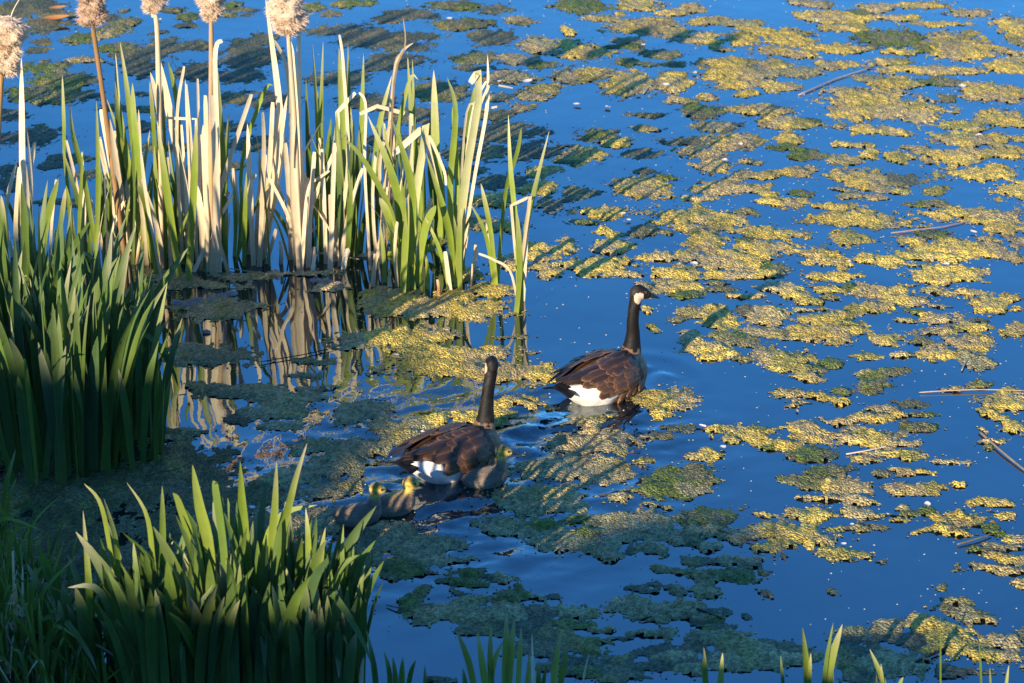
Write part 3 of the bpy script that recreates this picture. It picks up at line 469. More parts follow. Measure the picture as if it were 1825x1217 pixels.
# clump foot in the photograph -> its leaves;  kind, width, straightness and pixels
CL = {
 'a': ((42, 455), 'pale cut cattail leaves standing behind the left iris clump', [
   ('s', 11, 0, (42, 470), (40, 330), (38, 102)), ('s', 16, 0, (50, 480), (46, 340), (40, 285)), ('g', 15, 0, (58, 500), (52, 380), (42, 300)), ('s', 9, 0, (32, 470), (28, 400), (34, 298)),
   ('g', 12, 0, (75, 500), (80, 410), (104, 318)), ('s', 6, 0, (88, 480), (92, 400), (100, 320)), ('s', 5, 0, (52, 430), (56, 330), (47, 222)), ('g', 10, 0, (12, 500), (8, 420), (2, 348)), ('g', 8, 0, (95, 470), (108, 400), (117, 335)), ('s', 8, 0, (24, 470), (10, 380), (30, 285))]),
 'b': ((165, 470), 'few long green cattail leaves beside the dark stalked seed head', [
   ('g', 7, 0, (135, 450), (117, 300), (114, 220), (111, 132)), ('g', 10, 0, (178, 480), (150, 320), (130, 240), (125, 185)), ('g', 7, 0, (140, 480), (142, 380), (148, 268)), ('s', 6, 0, (150, 470), (140, 350), (118, 250)),
   ('g', 9, 0, (165, 490), (175, 350), (172, 180)), ('s', 7, 0, (158, 470), (148, 340), (146, 270)), ('g', 8, 0, (130, 470), (125, 380), (118, 330)), ('d', 9, 0, (160, 480), (160, 400), (150, 330)), ('d', 10, 0, (190, 480), (185, 380), (180, 300))]),
 'c': ((215, 470), 'rusty dry cattail stems and green blades under the dark stalked seed head', [
   ('s', 12, 0, (212, 455), (205, 340), (180, 195)), ('s', 11, 0, (222, 465), (215, 360), (196, 212)), ('s', 9, 0, (200, 455), (196, 350), (176, 245), (190, 300)), ('s', 8, 0, (235, 470), (222, 330), (208, 190)), ('g', 12, 0, (262, 480), (235, 330), (212, 200), (206, 95)), ('g', 10, 0, (270, 485), (245, 320), (228, 170), (214, 75)), ('d', 11, 0, (245, 470), (215, 260), (205, 145)),
   ('d', 12, 0, (250, 480), (240, 330), (190, 175)), ('g', 11, 0, (280, 490), (255, 340), (240, 230), (236, 148)), ('s', 8, 0, (262, 480), (250, 330), (247, 195)), ('s', 9, 0, (240, 470), (235, 380), (205, 240), (232, 265)), ('d', 13, 0, (255, 480), (258, 380), (232, 290)), ('s', 6, 0, (288, 490), (262, 360), (250, 260)), ('d', 12, 0, (192, 470), (196, 380), (190, 300)), ('s', 14, 0, (228, 465), (226, 420), (220, 360)), ('s', 12, 0, (208, 460), (206, 410), (200, 350))]),
 'd': ((300, 475), 'long slanting straw leaf crossing green cattail blades', [
   ('s', 15, 0, (338, 470), (325, 320), (300, 190), (277, 85)), ('s', 10, 0, (292, 470), (286, 250), (280, 80)), ('s', 8, 0, (300, 470), (285, 220), (268, 128)), ('g', 9, 0, (310, 480), (292, 260), (290, 150)), ('g', 8, 0, (285, 480), (275, 250), (267, 145)), ('g', 8, 0, (310, 470), (318, 220), (300, 110)), ('s', 6, 0, (325, 460), (315, 230), (328, 118)), ('g', 14, 0, (312, 490), (296, 330), (290, 260)), ('g', 13, 0, (320, 495), (300, 360), (280, 215)), ('d', 13, 0, (285, 470), (280, 370), (275, 260)), ('d', 11, 0, (305, 470), (312, 360), (300, 250)),
   ('s', 7, 0, (342, 470), (338, 300), (330, 140)), ('s', 6, 0, (358, 470), (356, 300), (352, 140)), ('g', 13, 0, (335, 495), (345, 340), (350, 215)), ('k', 6, 0, (345, 400), (350, 212), (268, 209)), ('d', 12, 0, (270, 470), (265, 380), (272, 290)), ('g', 12, 0, (280, 480), (262, 370), (245, 330))]),
 'e': ((377, 480), 'straw cattail stems under the second pale seed head from the green blades', [
   ('s', 13, 0, (380, 482), (386, 340), (378, 170)), ('s', 10, 0, (372, 478), (366, 320), (362, 222)), ('s', 9, 0, (390, 478), (388, 280), (383, 100), (396, 72)), ('g', 12, 0, (402, 470), (398, 300), (385, 100)), ('g', 8, 0, (404, 470), (402, 300), (408, 200)), ('s', 9, 0, (362, 485), (395, 330), (448, 168)), ('s', 10, 0, (355, 465), (378, 380), (412, 340)), ('s', 8, 0, (345, 480), (385, 400), (415, 348)),
   ('s', 8, 0, (380, 480), (362, 380), (358, 240)), ('s', 10, 0, (392, 480), (372, 350), (366, 170)), ('s', 12, 0, (366, 482), (362, 420), (352, 330)), ('s', 10, 0, (408, 478), (392, 435), (386, 400)), ('d', 11, 0, (350, 480), (360, 380), (362, 300)), ('s', 5, 0, (352, 475), (344, 300), (332, 150)), ('s', 13, 0, (384, 482), (380, 420), (376, 330))]),
 'f': ((460, 470), 'fan of bleached straw cattail stems with rusty feet', [
   ('s', 10, 0, (458, 470), (476, 350), (498, 190)), ('s', 9, 0, (452, 468), (447, 370), (441, 220)), ('s', 10, 0, (465, 470), (485, 330), (512, 170)), ('s', 9, 0, (470, 470), (488, 370), (500, 330)), ('s', 11, 0, (498, 300), (498, 188), (473, -4)), ('s', 9, 0, (446, 468), (440, 350), (455, 310)), ('s', 8, 0, (462, 468), (470, 280), (468, 200)), ('s', 7, 0, (475, 468), (486, 430), (492, 408)), ('s', 9, 0, (456, 468), (462, 350), (475, 275)), ('s', 9, 0, (441, 465), (425, 380), (416, 300)),
   ('g', 7, 0, (418, 470), (420, 400), (416, 315)), ('g', 6, 0, (422, 470), (428, 410), (431, 316)), ('g', 6, 0, (425, 470), (450, 380), (490, 310)), ('g', 7, 0, (440, 440), (430, 300), (470, 165), (487, 152)), ('s', 10, 0, (462, 470), (468, 400), (478, 340)), ('s', 12, 0, (466, 470), (470, 420), (474, 360)), ('s', 9, 0, (468, 470), (480, 300), (486, 182))]),
 'g': ((535, 474), 'tight bundle of tall bleached stems under the rightmost seed head', [
   ('s', 11, 0, (540, 474), (536, 300), (522, 120), (512, 60)), ('s', 9, 0, (530, 474), (532, 250), (533, 45)), ('s', 10, 0, (524, 474), (508, 370), (494, 335)), ('s', 10, 0, (546, 474), (546, 380), (542, 308)), ('s', 10, 0, (520, 472), (516, 360), (508, 255)), ('s', 8, 0, (537, 470), (545, 360), (552, 318)), ('s', 11, 0, (534, 476), (530, 400), (524, 300)), ('s', 10, 0, (542, 476), (541, 420), (538, 330)), ('s', 7, 0, (556, 474), (560, 462), (562, 452)), ('s', 8, 0, (520, 250), (510, 120), (488, 72)), ('s', 6, 0, (540, 300), (548, 260), (580, 207)), ('s', 6, 0, (540, 330), (560, 322), (587, 304)), ('s', 6, 0, (545, 420), (555, 412), (570, 400)), ('s', 8, 0, (528, 470), (520, 330), (520, 200))]),
 'h': ((600, 472), 'short thick straw stubs in front of dark green cattail blades', [
   ('s', 9, 0, (588, 472), (592, 380), (596, 255)), ('s', 9, 0, (606, 472), (622, 380), (646, 300)), ('s', 13, 0, (600, 474), (602, 430), (603, 385)), ('s', 8, 0, (582, 468), (583, 400), (585, 322)), ('s', 10, 0, (612, 476), (616, 455), (622, 442)), ('s', 10, 0, (592, 474), (590, 420), (594, 380)), ('s', 8, 0, (576, 468), (580, 440), (596, 400)),
   ('g', 9, 0, (562, 445), (566, 250), (557, 77)), ('g', 12, 0, (574, 440), (572, 230), (576, 73)), ('g', 11, 0, (606, 440), (612, 300), (604, 85)), ('d', 10, 0, (620, 440), (622, 250), (620, 80)), ('g', 9, 0, (632, 440), (643, 250), (648, 95)), ('d', 14, 0, (570, 440), (575, 330), (566, 160)), ('d', 13, 0, (585, 440), (580, 330), (590, 210)), ('g', 12, 0, (615, 450), (606, 320), (600, 200)), ('k', 8, 0, (612, 350), (601, 200), (633, 165)), ('d', 12, 0, (635, 450), (630, 330), (625, 190)), ('d', 11, 0, (556, 440), (552, 330), (545, 140)), ('s', 7, 0, (620, 300), (612, 120), (605, 62)), ('d', 12, 0, (600, 445), (596, 330), (588, 240)),
   ('d', 13, 0, (578, 445), (566, 340), (548, 260)), ('d', 13, 0, (626, 450), (636, 340), (640, 230))]),
 'i': ((665, 470), 'mixed green and straw blades with bent tips behind the broad green clump', [
   ('g', 10, 0, (655, 450), (672, 250), (698, 135)), ('t', 4, 0, (690, 420), (702, 150), (722, 82), (718, 30)), ('s', 5, 0, (700, 150), (715, 95), (737, 76)), ('g', 10, 0, (735, 430), (733, 230), (726, 92)), ('g', 9, 0, (745, 430), (738, 230), (735, 105)), ('g', 15, 0, (780, 430), (776, 260), (773, 125)), ('d', 14, 0, (770, 430), (768, 300), (766, 200)), ('d', 11, 0, (700, 450), (696, 300), (699, 160)), ('k', 8, 0, (733, 330), (733, 205), (672, 189), (641, 203)), ('s', 7, 0, (700, 440), (690, 330), (684, 220)), ('s', 7, 0, (690, 440), (676, 300), (698, 214)), ('d', 12, 0, (664, 470), (660, 350), (655, 250)), ('d', 11, 0, (720, 440), (716, 320), (712, 220)), ('g', 8, 0, (690, 420), (705, 260), (730, 142), (745, 142)), ('s', 6, 0, (672, 470), (664, 360), (670, 270)), ('s', 8, 0, (688, 400), (700, 300), (704, 240)), ('d', 12, 0, (756, 440), (752, 320), (744, 230)), ('s', 5, 0, (660, 470), (650, 300), (652, 190), (640, 165)), ('d', 13, 0, (790, 440), (786, 330), (778, 250)), ('s', 9, 0, (640, 448), (660, 452), (668, 455))]),
 'j': ((725, 512), 'broad bright green fan of cattail leaves with straw tips', [
   ('g', 10, 0, (714, 510), (699, 385), (648, 285), (607, 241)), ('g', 14, 0, (719, 512), (708, 345), (656, 207)), ('g', 13, 0, (726, 515), (735, 345), (699, 214)), ('k', 14, 0, (730, 514), (742, 345), (760, 222), (703, 273)), ('g', 13, 0, (712, 512), (696, 400), (676, 352)), ('g', 11, 0, (727, 515), (722, 400), (716, 325)), ('g', 14, 0, (742, 515), (757, 410), (777, 366)), ('s', 11, 0, (737, 512), (752, 420), (768, 353)), ('g', 11, 0, (722, 515), (712, 380), (680, 205)), ('g', 10, 0, (733, 512), (734, 400), (733, 300)), ('s', 5, 0, (700, 520), (712, 505), (733, 490)), ('g', 12, 0, (718, 514), (722, 440), (728, 350)), ('s', 7, 0, (708, 512), (704, 440), (708, 395)), ('g', 9, 0, (686, 508), (684, 460), (678, 400)), ('s', 8, 0, (664, 500), (668, 470), (676, 445)), ('s', 9, 0, (695, 510), (694, 495), (697, 484)), ('s', 6, 0, (780, 525), (781, 510), (779, 497)), ('g', 10, 0, (763, 508), (762, 480), (757, 448))]),
 'k': ((808, 510), 'tall green cattail leaves with a straw blade folded at its top', [
   ('g', 12, 0, (806, 510), (800, 410), (759, 272)), ('g', 11, 0, (810, 508), (802, 342), (812, 200), (797, 138)), ('k', 14, 0, (816, 510), (824, 350), (853, 180), (852, 127), (838, 148)), ('g', 9, 0, (812, 505), (815, 320), (806, 190)), ('s', 6, 0, (818, 506), (845, 320), (868, 190), (869, 98)), ('k', 5, 0, (850, 200), (872, 149), (914, 157)), ('s', 8, 0, (802, 510), (796, 470), (793, 448)), ('g', 11, 0, (820, 508), (818, 440), (822, 370)), ('d', 12, 0, (808, 500), (818, 320), (840, 200), (845, 155)), ('s', 5, 0, (820, 400), (840, 210), (866, 145)), ('s', 4, 0, (826, 480), (836, 400), (834, 440)), ('s', 5, 0, (830, 210), (860, 196), (896, 188)), ('g', 9, 0, (826, 505), (822, 430), (812, 320)), ('s', 9, 0, (838, 490), (842, 480), (850, 440)), ('s', 7, 0, (762, 250), (790, 300), (795, 330))]),
 'l': ((882, 500), 'three thin cattail leaves rising from a yellow mat', [
   ('g', 7, 0, (880, 500), (866, 420), (838, 362)), ('g', 8, 0, (884, 500), (874, 410), (857, 327)), ('g', 7, 0, (887, 500), (900, 350), (922, 270), (929, 228)), ('s', 4, 0, (880, 470), (866, 400), (858, 415))]),
 'm': ((926, 552), 'lone slender cattail with two tall green leaves and a folded straw one', [
   ('g', 9, 0, (924, 553), (921, 420), (910, 300), (906, 205)), ('g', 11, 0, (929, 552), (934, 430), (952, 340), (979, 233)), ('s', 7, 0, (932, 545), (938, 430), (944, 362)), ('k', 6, 0, (945, 350), (911, 366), (919, 461)), ('s', 5, 0, (924, 540), (910, 485), (880, 463), (853, 452)), ('g', 12, 0, (926, 554), (927, 500), (928, 430)), ('g', 10, 0, (920, 550), (926, 480), (922, 380))]),
}
for key, (foot, label, leaves) in CL.items():
    root = empty('cattail_plant', ground(*foot)); tag(root, label, 'cattail', 'cattails standing in the pond')
    for (k, w, dy, *poly) in leaves:
        dep = random.uniform(-.10, .14); ln = random.uniform(-.12, .12)
        if poly[0][1] < 435:                               # foot hidden behind others: stand it at the clump, leaning back
            poly = [(foot[0]+random.uniform(-12, 12), foot[1])]+list(poly)
            dep = .12
        w = w*1.06
        if k == 's': leafpx(root, poly, w, S3(), random.choice(('strap', 'strap', 'taper')), ln, dy=dep)
        elif k == 't': leafpx(root, poly, w, ((.2, .12, .06), (.22, .14, .07), STRAW2), 'point', 0)
        elif k == 'k': leafpx(root, poly, w, (YGREEN, mixc(GREEN, STRAW, .45), STRAW) if w > 9 else S3(), 'strap', 0, yaw=0, sharp=True, dy=dep)
        elif k == 'g': leafpx(root, poly, w, G3(.75 if random.random() < .45 else .3), 'point' if random.random() < .6 else 'taper', ln, dy=dep)
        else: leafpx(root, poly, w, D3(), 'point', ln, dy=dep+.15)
    # the crowd of shorter blades behind and between
    wide = {'a': 14, 'b': 12, 'c': 34, 'd': 36, 'e': 30, 'f': 26, 'g': 22, 'h': 40, 'i': 55, 'j': 14, 'k': 14}.get(key, 0)
    for q in range(int(wide*.42)):
        fx = foot[0]+random.uniform(-wide, wide); fy = foot[1]+random.uniform(-26, 6); hh = random.uniform(90, 250)*(1 if key not in 'jk' else .6)
        tx = fx+random.gauss(0, 26); kd = random.random()
        poly = [(fx, fy), (fx+(tx-fx)*.35, fy-hh*.5), (tx, fy-hh)]
        if kd < .36: leafpx(root, poly, random.uniform(5, 10), S3(), 'strap', random.uniform(-.1, .1), yaw=random.gauss(0, .8))
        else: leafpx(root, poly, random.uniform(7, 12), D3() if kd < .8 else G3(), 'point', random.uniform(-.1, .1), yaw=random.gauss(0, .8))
# broken stubs by the feet
for i, (p0, p1, w) in enumerate((((556, 475), (560, 440), 9), ((664, 498), (668, 452), 7), ((842, 490), (848, 436), 8), ((782, 527), (780, 498), 8), ((838, 512), (842, 470), 4), ((500, 470), (500, 430), 8), ((240, 470), (250, 420), 9))):
    b = ground(*p0); t = at_y(p1[0], p1[1], b.y+.02); r = w*mpp(b.y)/2
    tv, tf = tube([Vector((0, 0, -.03)), (t-b)*.5+Vector((.004, 0, 0)), t-b], [r, r*.9, r*.7], 7)
    o = obj('broken_stub', mesh('broken_stub', tv, tf, [RUST if v.z < .05 else STRAW2 for v in tv], None, M_WOOD), None, b)
    tag(o, 'short broken cattail stub standing in the water among taller leaves', 'stub', 'broken cattail stubs')

# ---------------------------------------------------------------- seed heads on stalks
def fluff_head(root, p0, p1, rad, seed, col=(.62, .47, .33)):
    """p0 lower end, p1 upper end: lumpy core and thousands of hairs"""
    rr = random.Random(seed); ax = (p1-p0); L = ax.length; ax.normalize(); a = ax.orthogonal().normalized(); b = ax.cross(a)
    V = []; F = []; C = []
    nk, nj = 26, 22
    def surf(t, q):
        env = (min(1, t/.12)**.5)*(min(1, (1-t)/.10)**.5)
        lump = mnoise.noise(Vector((math.cos(q)*1.7+seed*3, math.sin(q)*1.7, t*L*26)))+.5*mnoise.noise(Vector((math.cos(q)*4+seed, math.sin(q)*4, t*L*60)))
        r = rad*env*(.84+.42*lump+.20*math.sin(t*7+seed*9))
        c = p0+ax*(t*L)+a*(.012*math.sin(t*5+seed))+b*.01*math.cos(t*4)
        return c+(a*math.cos(q)+b*math.sin(q))*r, (a*math.cos(q)+b*math.sin(q)), lump
    for k in range(nk+1):
        for j in range(nj):
            p, n, lu = surf(k/nk, 2*math.pi*j/nj); V.append(p); g = .72+.35*max(-.6, lu); C.append(tuple(c*g for c in col))
    for k in range(nk):
        for j in range(nj): F.append((k*nj+j, k*nj+(j+1) % nj, (k+1)*nj+(j+1) % nj, (k+1)*nj+j))
    h = obj('seed_head', mesh('seed_head', V, F, C, None, M_FLUFF), root)
    V = []; F = []; C = []
    for k in range(3600):
        t = rr.random(); q = rr.random()*6.283; p, n, lu = surf(t, q)
        clump = mnoise.noise(p*45+Vector((seed, 0, 0)))
        d = (n*(.8+.5*rr.random())+ax*(rr.gauss(-.25, .35)+.5*clump)+Vector((rr.gauss(0, .3), rr.gauss(0, .3), rr.gauss(0, .2)))).normalized()
        l = rad*rr.uniform(.12, .36)*(1+.6*clump); s = d.orthogonal().normalized()*.0016; i = len(V)
        V += [p-n*.004-s, p-n*.004+s, p+d*l]; F.append((i, i+1, i+2)); g = .75+.5*rr.random()+.35*clump; C += [tuple(c*g for c in col)]*3
    obj('fluff', mesh('fluff', V, F, C, None, M_FLUFF, False), h)
HEADS = [((225, 470), (185, 180), (165, 45), (150, -70), 28, .3, 'cattail with a dark brown stalk and a ragged tan seed head', (.50, .34, .235), (.27, .15, .065)),
         ((288, 470), (281, 75), (272, 22), (262, -75), 23, .4, 'cattail stalk whose fluffy seed head has a slanting straw leaf below it', (.62, .46, .33), STRAW2),
         ((377, 478), (376, 200), (376, 38), (368, -80), 22, .5, 'cattail stalk with a pale seed head above the rust coloured middle stem', (.64, .47, .33), (.44, .29, .15)),
         ((535, 474), (526, 230), (514, 62), (508, -50), 28, .6, 'cattail with a broad fluffy seed head beside a tall straw leaf', (.66, .49, .35), STRAW2)]
for foot, mid, top, end, rpx, sd, label, col, scol in HEADS:
    b = ground(*foot); root = empty('cattail_stalk', b); tag(root, label, 'cattail', 'cattail stalks with seed heads')
    m = at_y(*mid, b.y)-b; t = at_y(*top, b.y)-b; e = at_y(*end, b.y)-b; r = 4.2*mpp(b.y)
    tv, tf = tube(catmull([Vector((0, 0, -.04)), m, t, e], 18), [r*1.15]*6+[r]*6+[r*.8]*7, 8)
    obj('stalk', mesh('stalk', tv, tf, [scol]*len(tv), None, M_WOOD), root)
    fluff_head(root, t+(t-m).normalized()*-.005, e, rpx*mpp(b.y), sd, col)
# the drooping head at the left edge
b = ground(-22, 500); root = empty('cattail_stalk', b); tag(root, 'cattail with a drooping cream seed head bursting into fluff and a curled wisp', 'cattail', 'cattail stalks with seed heads')
t = at_y(2, 128, b.y)-b; r = 6*mpp(b.y)
tv, tf = tube(catmull([Vector((0, 0, -.04)), at_y(-8, 300, b.y)-b, t, at_y(10, 70, b.y)-b], 16), r, 8)
obj('stalk', mesh('stalk', tv, tf, [(.42, .24, .09)]*len(tv), None, M_WOOD), root)
fluff_head(root, at_y(4, 135, b.y)-b, at_y(20, 30, b.y)-b, 27*mpp(b.y), .9, (.70, .52, .36))
tv, tf = tube(catmull([at_y(16, 48, b.y)-b, at_y(22, 22, b.y)-b, at_y(36, -4, b.y)-b], 8), [.0035]*5+[.0025]*4, 5)
obj('wisp', mesh('wisp', tv, tf, [STRAW]*len(tv), None, M_WOOD), root)

# cattails that go on to the left, out of frame (they shade the water beyond)
for i in range(15):
    x = -2.85-.12*i+random.uniform(-.05, .05); y = 11.2+random.uniform(-.45, .75)
    root = empty('cattail_plant', (x, y, 0)); tag(root, 'cattail further along the stand beyond the drooping seed head', 'cattail', 'cattails further along the stand')
    for q in range(16):
        h = random.uniform(.7, 1.75); bx_ = random.uniform(-.13, .13); by_ = random.uniform(-.15, .15); tx = random.gauss(0, .13)
        pts = [Vector((bx_, by_, -.03)), Vector((bx_+tx*.3, by_, h*.5)), Vector((bx_+tx, by_+random.gauss(0, .08), h))]
        st = random.random() < .5
        obj('leaf', blade(pts, random.uniform(.022, .042), face_dir(random.gauss(0, .7)), S3() if st else D3(), 'strap' if st else 'point', 10), root)

# ---------------------------------------------------------------- green sword leaved clumps
def sword(root, b, h, lean, az, droop, w, cols, yaw):
    dx, dy = math.cos(az)*lean, math.sin(az)*lean
    pts = [Vector((b[0], b[1], b[2]-.05)), Vector((b[0]+dx*.28*h, b[1]+dy*.28*h, b[2]+h*.42)), Vector((b[0]+dx*.62*h, b[1]+dy*.62*h, b[2]+h*(.78-droop*.05))),
           Vector((b[0]+dx*(1.0+droop*.5)*h, b[1]+dy*(1.0+droop*.5)*h, b[2]+h*(1-droop*.42)))]
    if droop > .9: pts.append(Vector((b[0]+dx*(1.5+droop*.3)*h, b[1]+dy*(1.5+droop*.3)*h, b[2]+h*(.9-droop*.45))))
    return obj('leaf', blade(pts, w, face_dir(yaw), cols, 'point', 11, random.uniform(.06, .2), random.gauss(0, .5)), root)
def sword_cols():
    r = random.random(); mid = mixc(mixc(DGREEN, BLUEG, random.random()), GREEN, random.random()*.5)
    tip = mid if r < .6 else mixc(mid, STRAW, random.random()*.6)
    return (mixc(mid, YGREEN, .35), mid, tip)
def clump(name, foot, label, group, n, sx, sy, hfun, wr=(.030, .048), lean=.22, box=None):
    c = ground(*foot); z0 = max(bank_z(c.x, c.y), -.05); root = empty(name, (c.x, c.y, 0)); tag(root, label, 'plant', group)
    for k in range(n):
        ox = random.uniform(-sx, sx); oy = random.uniform(-sy, sy)
        if (ox/sx)**2+(oy/sy)**2 > 1.1: ox *= .7; oy *= .7
        h = hfun(c.x+ox, c.y+oy)*random.uniform(.68, 1.06); az = math.atan2(oy, ox)+random.gauss(0, .7)
        dr = 0 if random.random() < .76 else random.uniform(.3, 1.1)
        sword(root, (ox, oy, max(bank_z(c.x+ox, c.y+oy), -.03)), h, min(abs(random.gauss(0, lean)), .4)*(.7 if dr else 1)+.02, az, dr, random.uniform(*wr)*(.65 if dr else 1), sword_cols(), random.gauss(0, .7))
    return root
IG = 'clumps of sword leaved iris by the shore'
hL = lambda x, y: .80
clump('iris_plant', (20, 700), 'wide sword leaved iris clump behind the others at the left shore with sunlit tips', IG, 85, .32, .34, lambda x, y: .88)
clump('iris_plant', (90, 640), 'sunlit pale green iris clump below the pale cut cattail leaves', IG, 60, .28, .26, lambda x, y: .62, (.026, .042))
clump('iris_plant', (80, 820), 'dark tall iris clump standing in the mossy mat', IG, 95, .33, .26, lambda x, y: .90)
clump('iris_plant', (175, 760), 'iris clump with tall pale tipped leaves facing the open water', IG, 90, .24, .34, lambda x, y: .74)
c4 = clump('iris_plant', (255, 815), 'slim iris clump at the water edge with one leaf bent out flat', IG, 16, .10, .14, lambda x, y: .58, (.024, .036), .18)
for poly, w, cl in (([(255, 830), (262, 700), (298, 505)], 15, (DGREEN, DGREEN, mixc(GREEN, STRAW, .3))), ([(245, 780), (250, 640), (290, 622), (326, 632)], 9, (DGREEN, GREEN, mixc(GREEN, STRAW, .4))), ([(225, 760), (205, 640), (220, 470), (235, 445)], 16, (DGREEN, GREEN, mixc(GREEN, STRAW, .6))), ([(268, 820), (285, 760), (305, 670)], 19, (DGREEN, DGREEN, GREEN)), ([(150, 850), (158, 720), (150, 640)], 22, (DGREEN, BLUEG, BLUEG)),
                    ([(110, 860), (95, 740), (68, 610)], 24, (DGREEN, BLUEG, mixc(BLUEG, STRAW, .3))), ([(205, 830), (215, 700), (262, 565)], 17, (DGREEN, GREEN, mixc(GREEN, STRAW, .5)))):
    leafpx(c4, poly, w, cl, 'point', 0)
# nearest clump along the bottom: rows of leaves whose tips catch the sun
hB = lambda x, y: .80+.10*math.sin(x*5)
clump('iris_plant', (215, 1200), 'low dark iris clump next to the grass tuft', IG, 70, .26, .18, lambda x, y: .46)
clump('iris_plant', (330, 1225), 'iris clump with curved sunlit tips between the grass tuft and the tallest leaves', IG, 90, .22, .20, lambda x, y: .58)
clump('iris_plant', (455, 1225), 'tall bright tipped iris clump in front of the mossy mat', IG, 100, .22, .20, lambda x, y: .63)
clump('iris_plant', (565, 1235), 'iris clump leaning over the blue water below the goslings', IG, 85, .15, .20, lambda x, y: .50, lean=.14)
clump('iris_plant', (592, 1245), 'outermost iris clump with upright leaves standing in deeper water', IG, 45, .09, .16, lambda x, y: .46, (.026, .042), .07)
c5 = clump('iris_plant', (480, 1180), 'front iris clump with one long leaf arching over flat toward the goslings', IG, 16, .3, .1, lambda x, y: .6)
for poly, w, cl in (([(470, 1200), (440, 1000), (432, 910), (428, 822)], 19, G3(.2)), ([(520, 1200), (500, 1000), (520, 880), (547, 790)], 14, G3(.5)), ([(380, 1210), (375, 1000), (355, 900), (343, 828)], 20, G3(.1)), ([(300, 1210), (275, 1020), (262, 920), (226, 860)], 13, G3(.5)), ([(235, 1200), (200, 1000), (180, 900), (150, 862)], 12, G3(.6)), ([(480, 1200), (470, 1000), (500, 920), (565, 900)], 14, G3(.3)), ([(640, 1200), (615, 1080), (610, 1000), (612, 935)], 11, D3()), ([(620, 1210), (640, 1100), (662, 985)], 14, G3(.6)), ([(500, 1200), (485, 1000), (490, 900), (493, 822)], 14, G3(.4)),
                    ([(580, 1210), (565, 1050), (572, 990), (580, 940)], 16, G3(.3)), ([(345, 1210), (345, 1000), (320, 900), (308, 878)], 16, G3(.3)), ([(290, 1210), (290, 980), (289, 866)], 12, D3()), ([(155, 1200), (160, 1080), (148, 910)], 13, G3(.5)), ([(195, 1200), (210, 1000), (185, 888)], 12, G3(.4)), ([(410, 1210), (400, 1000), (384, 870), (386, 866)], 15, D3()), ([(545, 1210), (550, 1000), (545, 905)], 12, G3(.6))):
    leafpx(c5, poly, w, cl, 'point', 0, dy=random.uniform(-.05, .05))
def sprig(name, foot, label, polys, group=None):
    root = empty(name, ground(*foot)); tag(root, label, 'plant', group)
    for w, k, *poly in polys:
        leafpx(root, poly, w, {'g': G3(.3), 'y': (GREEN, YGREEN, mixc(YGREEN, STRAW, .5)), 's': S3(), 'd': D3()}[k], 'point', 0)
SP = 'leaf tips rising along the near edge'
sprig('iris_plant', (905, 1290), 'small iris sprig with pale tips standing alone in the dark water', [
    (12, 'y', (855, 1290), (838, 1190), (813, 1122)), (13, 'y', (875, 1290), (862, 1200), (851, 1126)), (11, 'y', (880, 1290), (874, 1190), (875, 1113)), (15, 'g', (898, 1290), (902, 1180), (902, 1094)), (15, 'y', (902, 1290), (908, 1190), (917, 1102)), (10, 'y', (920, 1290), (925, 1190), (929, 1118)), (12, 'y', (985, 1290), (988, 1200), (1000, 1124)), (12, 'g', (990, 1290), (1000, 1210), (1014, 1146)), (8, 's', (952, 1290), (950, 1200), (948, 1128)), (11, 'y', (872, 1290), (878, 1190), (897, 1142)),
    (12, 'y', (930, 1290), (940, 1220), (944, 1160)), (11, 'd', (890, 1290), (880, 1220), (868, 1180)), (11, 'd', (962, 1290), (960, 1230), (960, 1176)), (11, 'd', (830, 1290), (830, 1230), (825, 1190)), (9, 'd', (975, 1290), (968, 1230), (975, 1180)), (4, 's', (1035, 1290), (1040, 1210), (1050, 1165))], SP)
sprig('iris_plant', (700, 1290), 'dark low leaves in the water right of the big iris clump', [(13, 'd', (672, 1290), (668, 1200), (653, 1122)), (10, 'd', (690, 1290), (695, 1210), (684, 1160)), (12, 'd', (720, 1290), (716, 1220), (718, 1172)), (10, 'd', (722, 1290), (730, 1210), (741, 1176)), (8, 'd', (758, 1290), (758, 1230), (757, 1185)), (8, 's', (645, 1290), (644, 1210), (648, 1170)), (10, 'd', (700, 1290), (705, 1220), (700, 1170))], SP)
sprig('iris_plant', (1270, 1290), 'pair of short pointed leaf tips far from other leaves', [(13, 'g', (1262, 1290), (1257, 1210), (1254, 1153)), (12, 'y', (1280, 1290), (1284, 1220), (1288, 1163))], SP)
sprig('iris_plant', (1450, 1300), 'tall bright green leaves forming a narrow v shape', [(15, 'g', (1440, 1300), (1438, 1200), (1430, 1118)), (17, 'g', (1468, 1300), (1476, 1200), (1501, 1113)), (8, 'd', (1465, 1300), (1470, 1200), (1485, 1110)), (9, 'y', (1440, 1300), (1442, 1220), (1445, 1164)), (10, 'y', (1475, 1300), (1480, 1240), (1484, 1182)), (7, 'd', (1395, 1300), (1396, 1230), (1391, 1168)), (6, 's', (1362, 1290), (1362, 1230), (1362, 1210))], SP)
sprig('iris_plant', (1575, 1300), 'leaning pale leaf tip with smaller shoots at its foot', [(12, 'y', (1590, 1300), (1575, 1220), (1550, 1157)), (9, 'y', (1578, 1300), (1574, 1240), (1570, 1183)), (8, 'g', (1600, 1300), (1602, 1230), (1610, 1206)), (7, 'g', (1565, 1300), (1562, 1240), (1562, 1202))], SP)
sprig('reed_stem', (1677, 1300), 'single thin upright reed stem in front of the olive mats', [(4, 'g', (1677, 1300), (1676, 1200), (1676, 1097))], SP)
sprig('reed_stem', (1748, 1300), 'pair of thin curved reed stems', [(4, 'd', (1750, 1300), (1748, 1200), (1745, 1143)), (6, 'g', (1770, 1300), (1766, 1240), (1764, 1190))], SP)
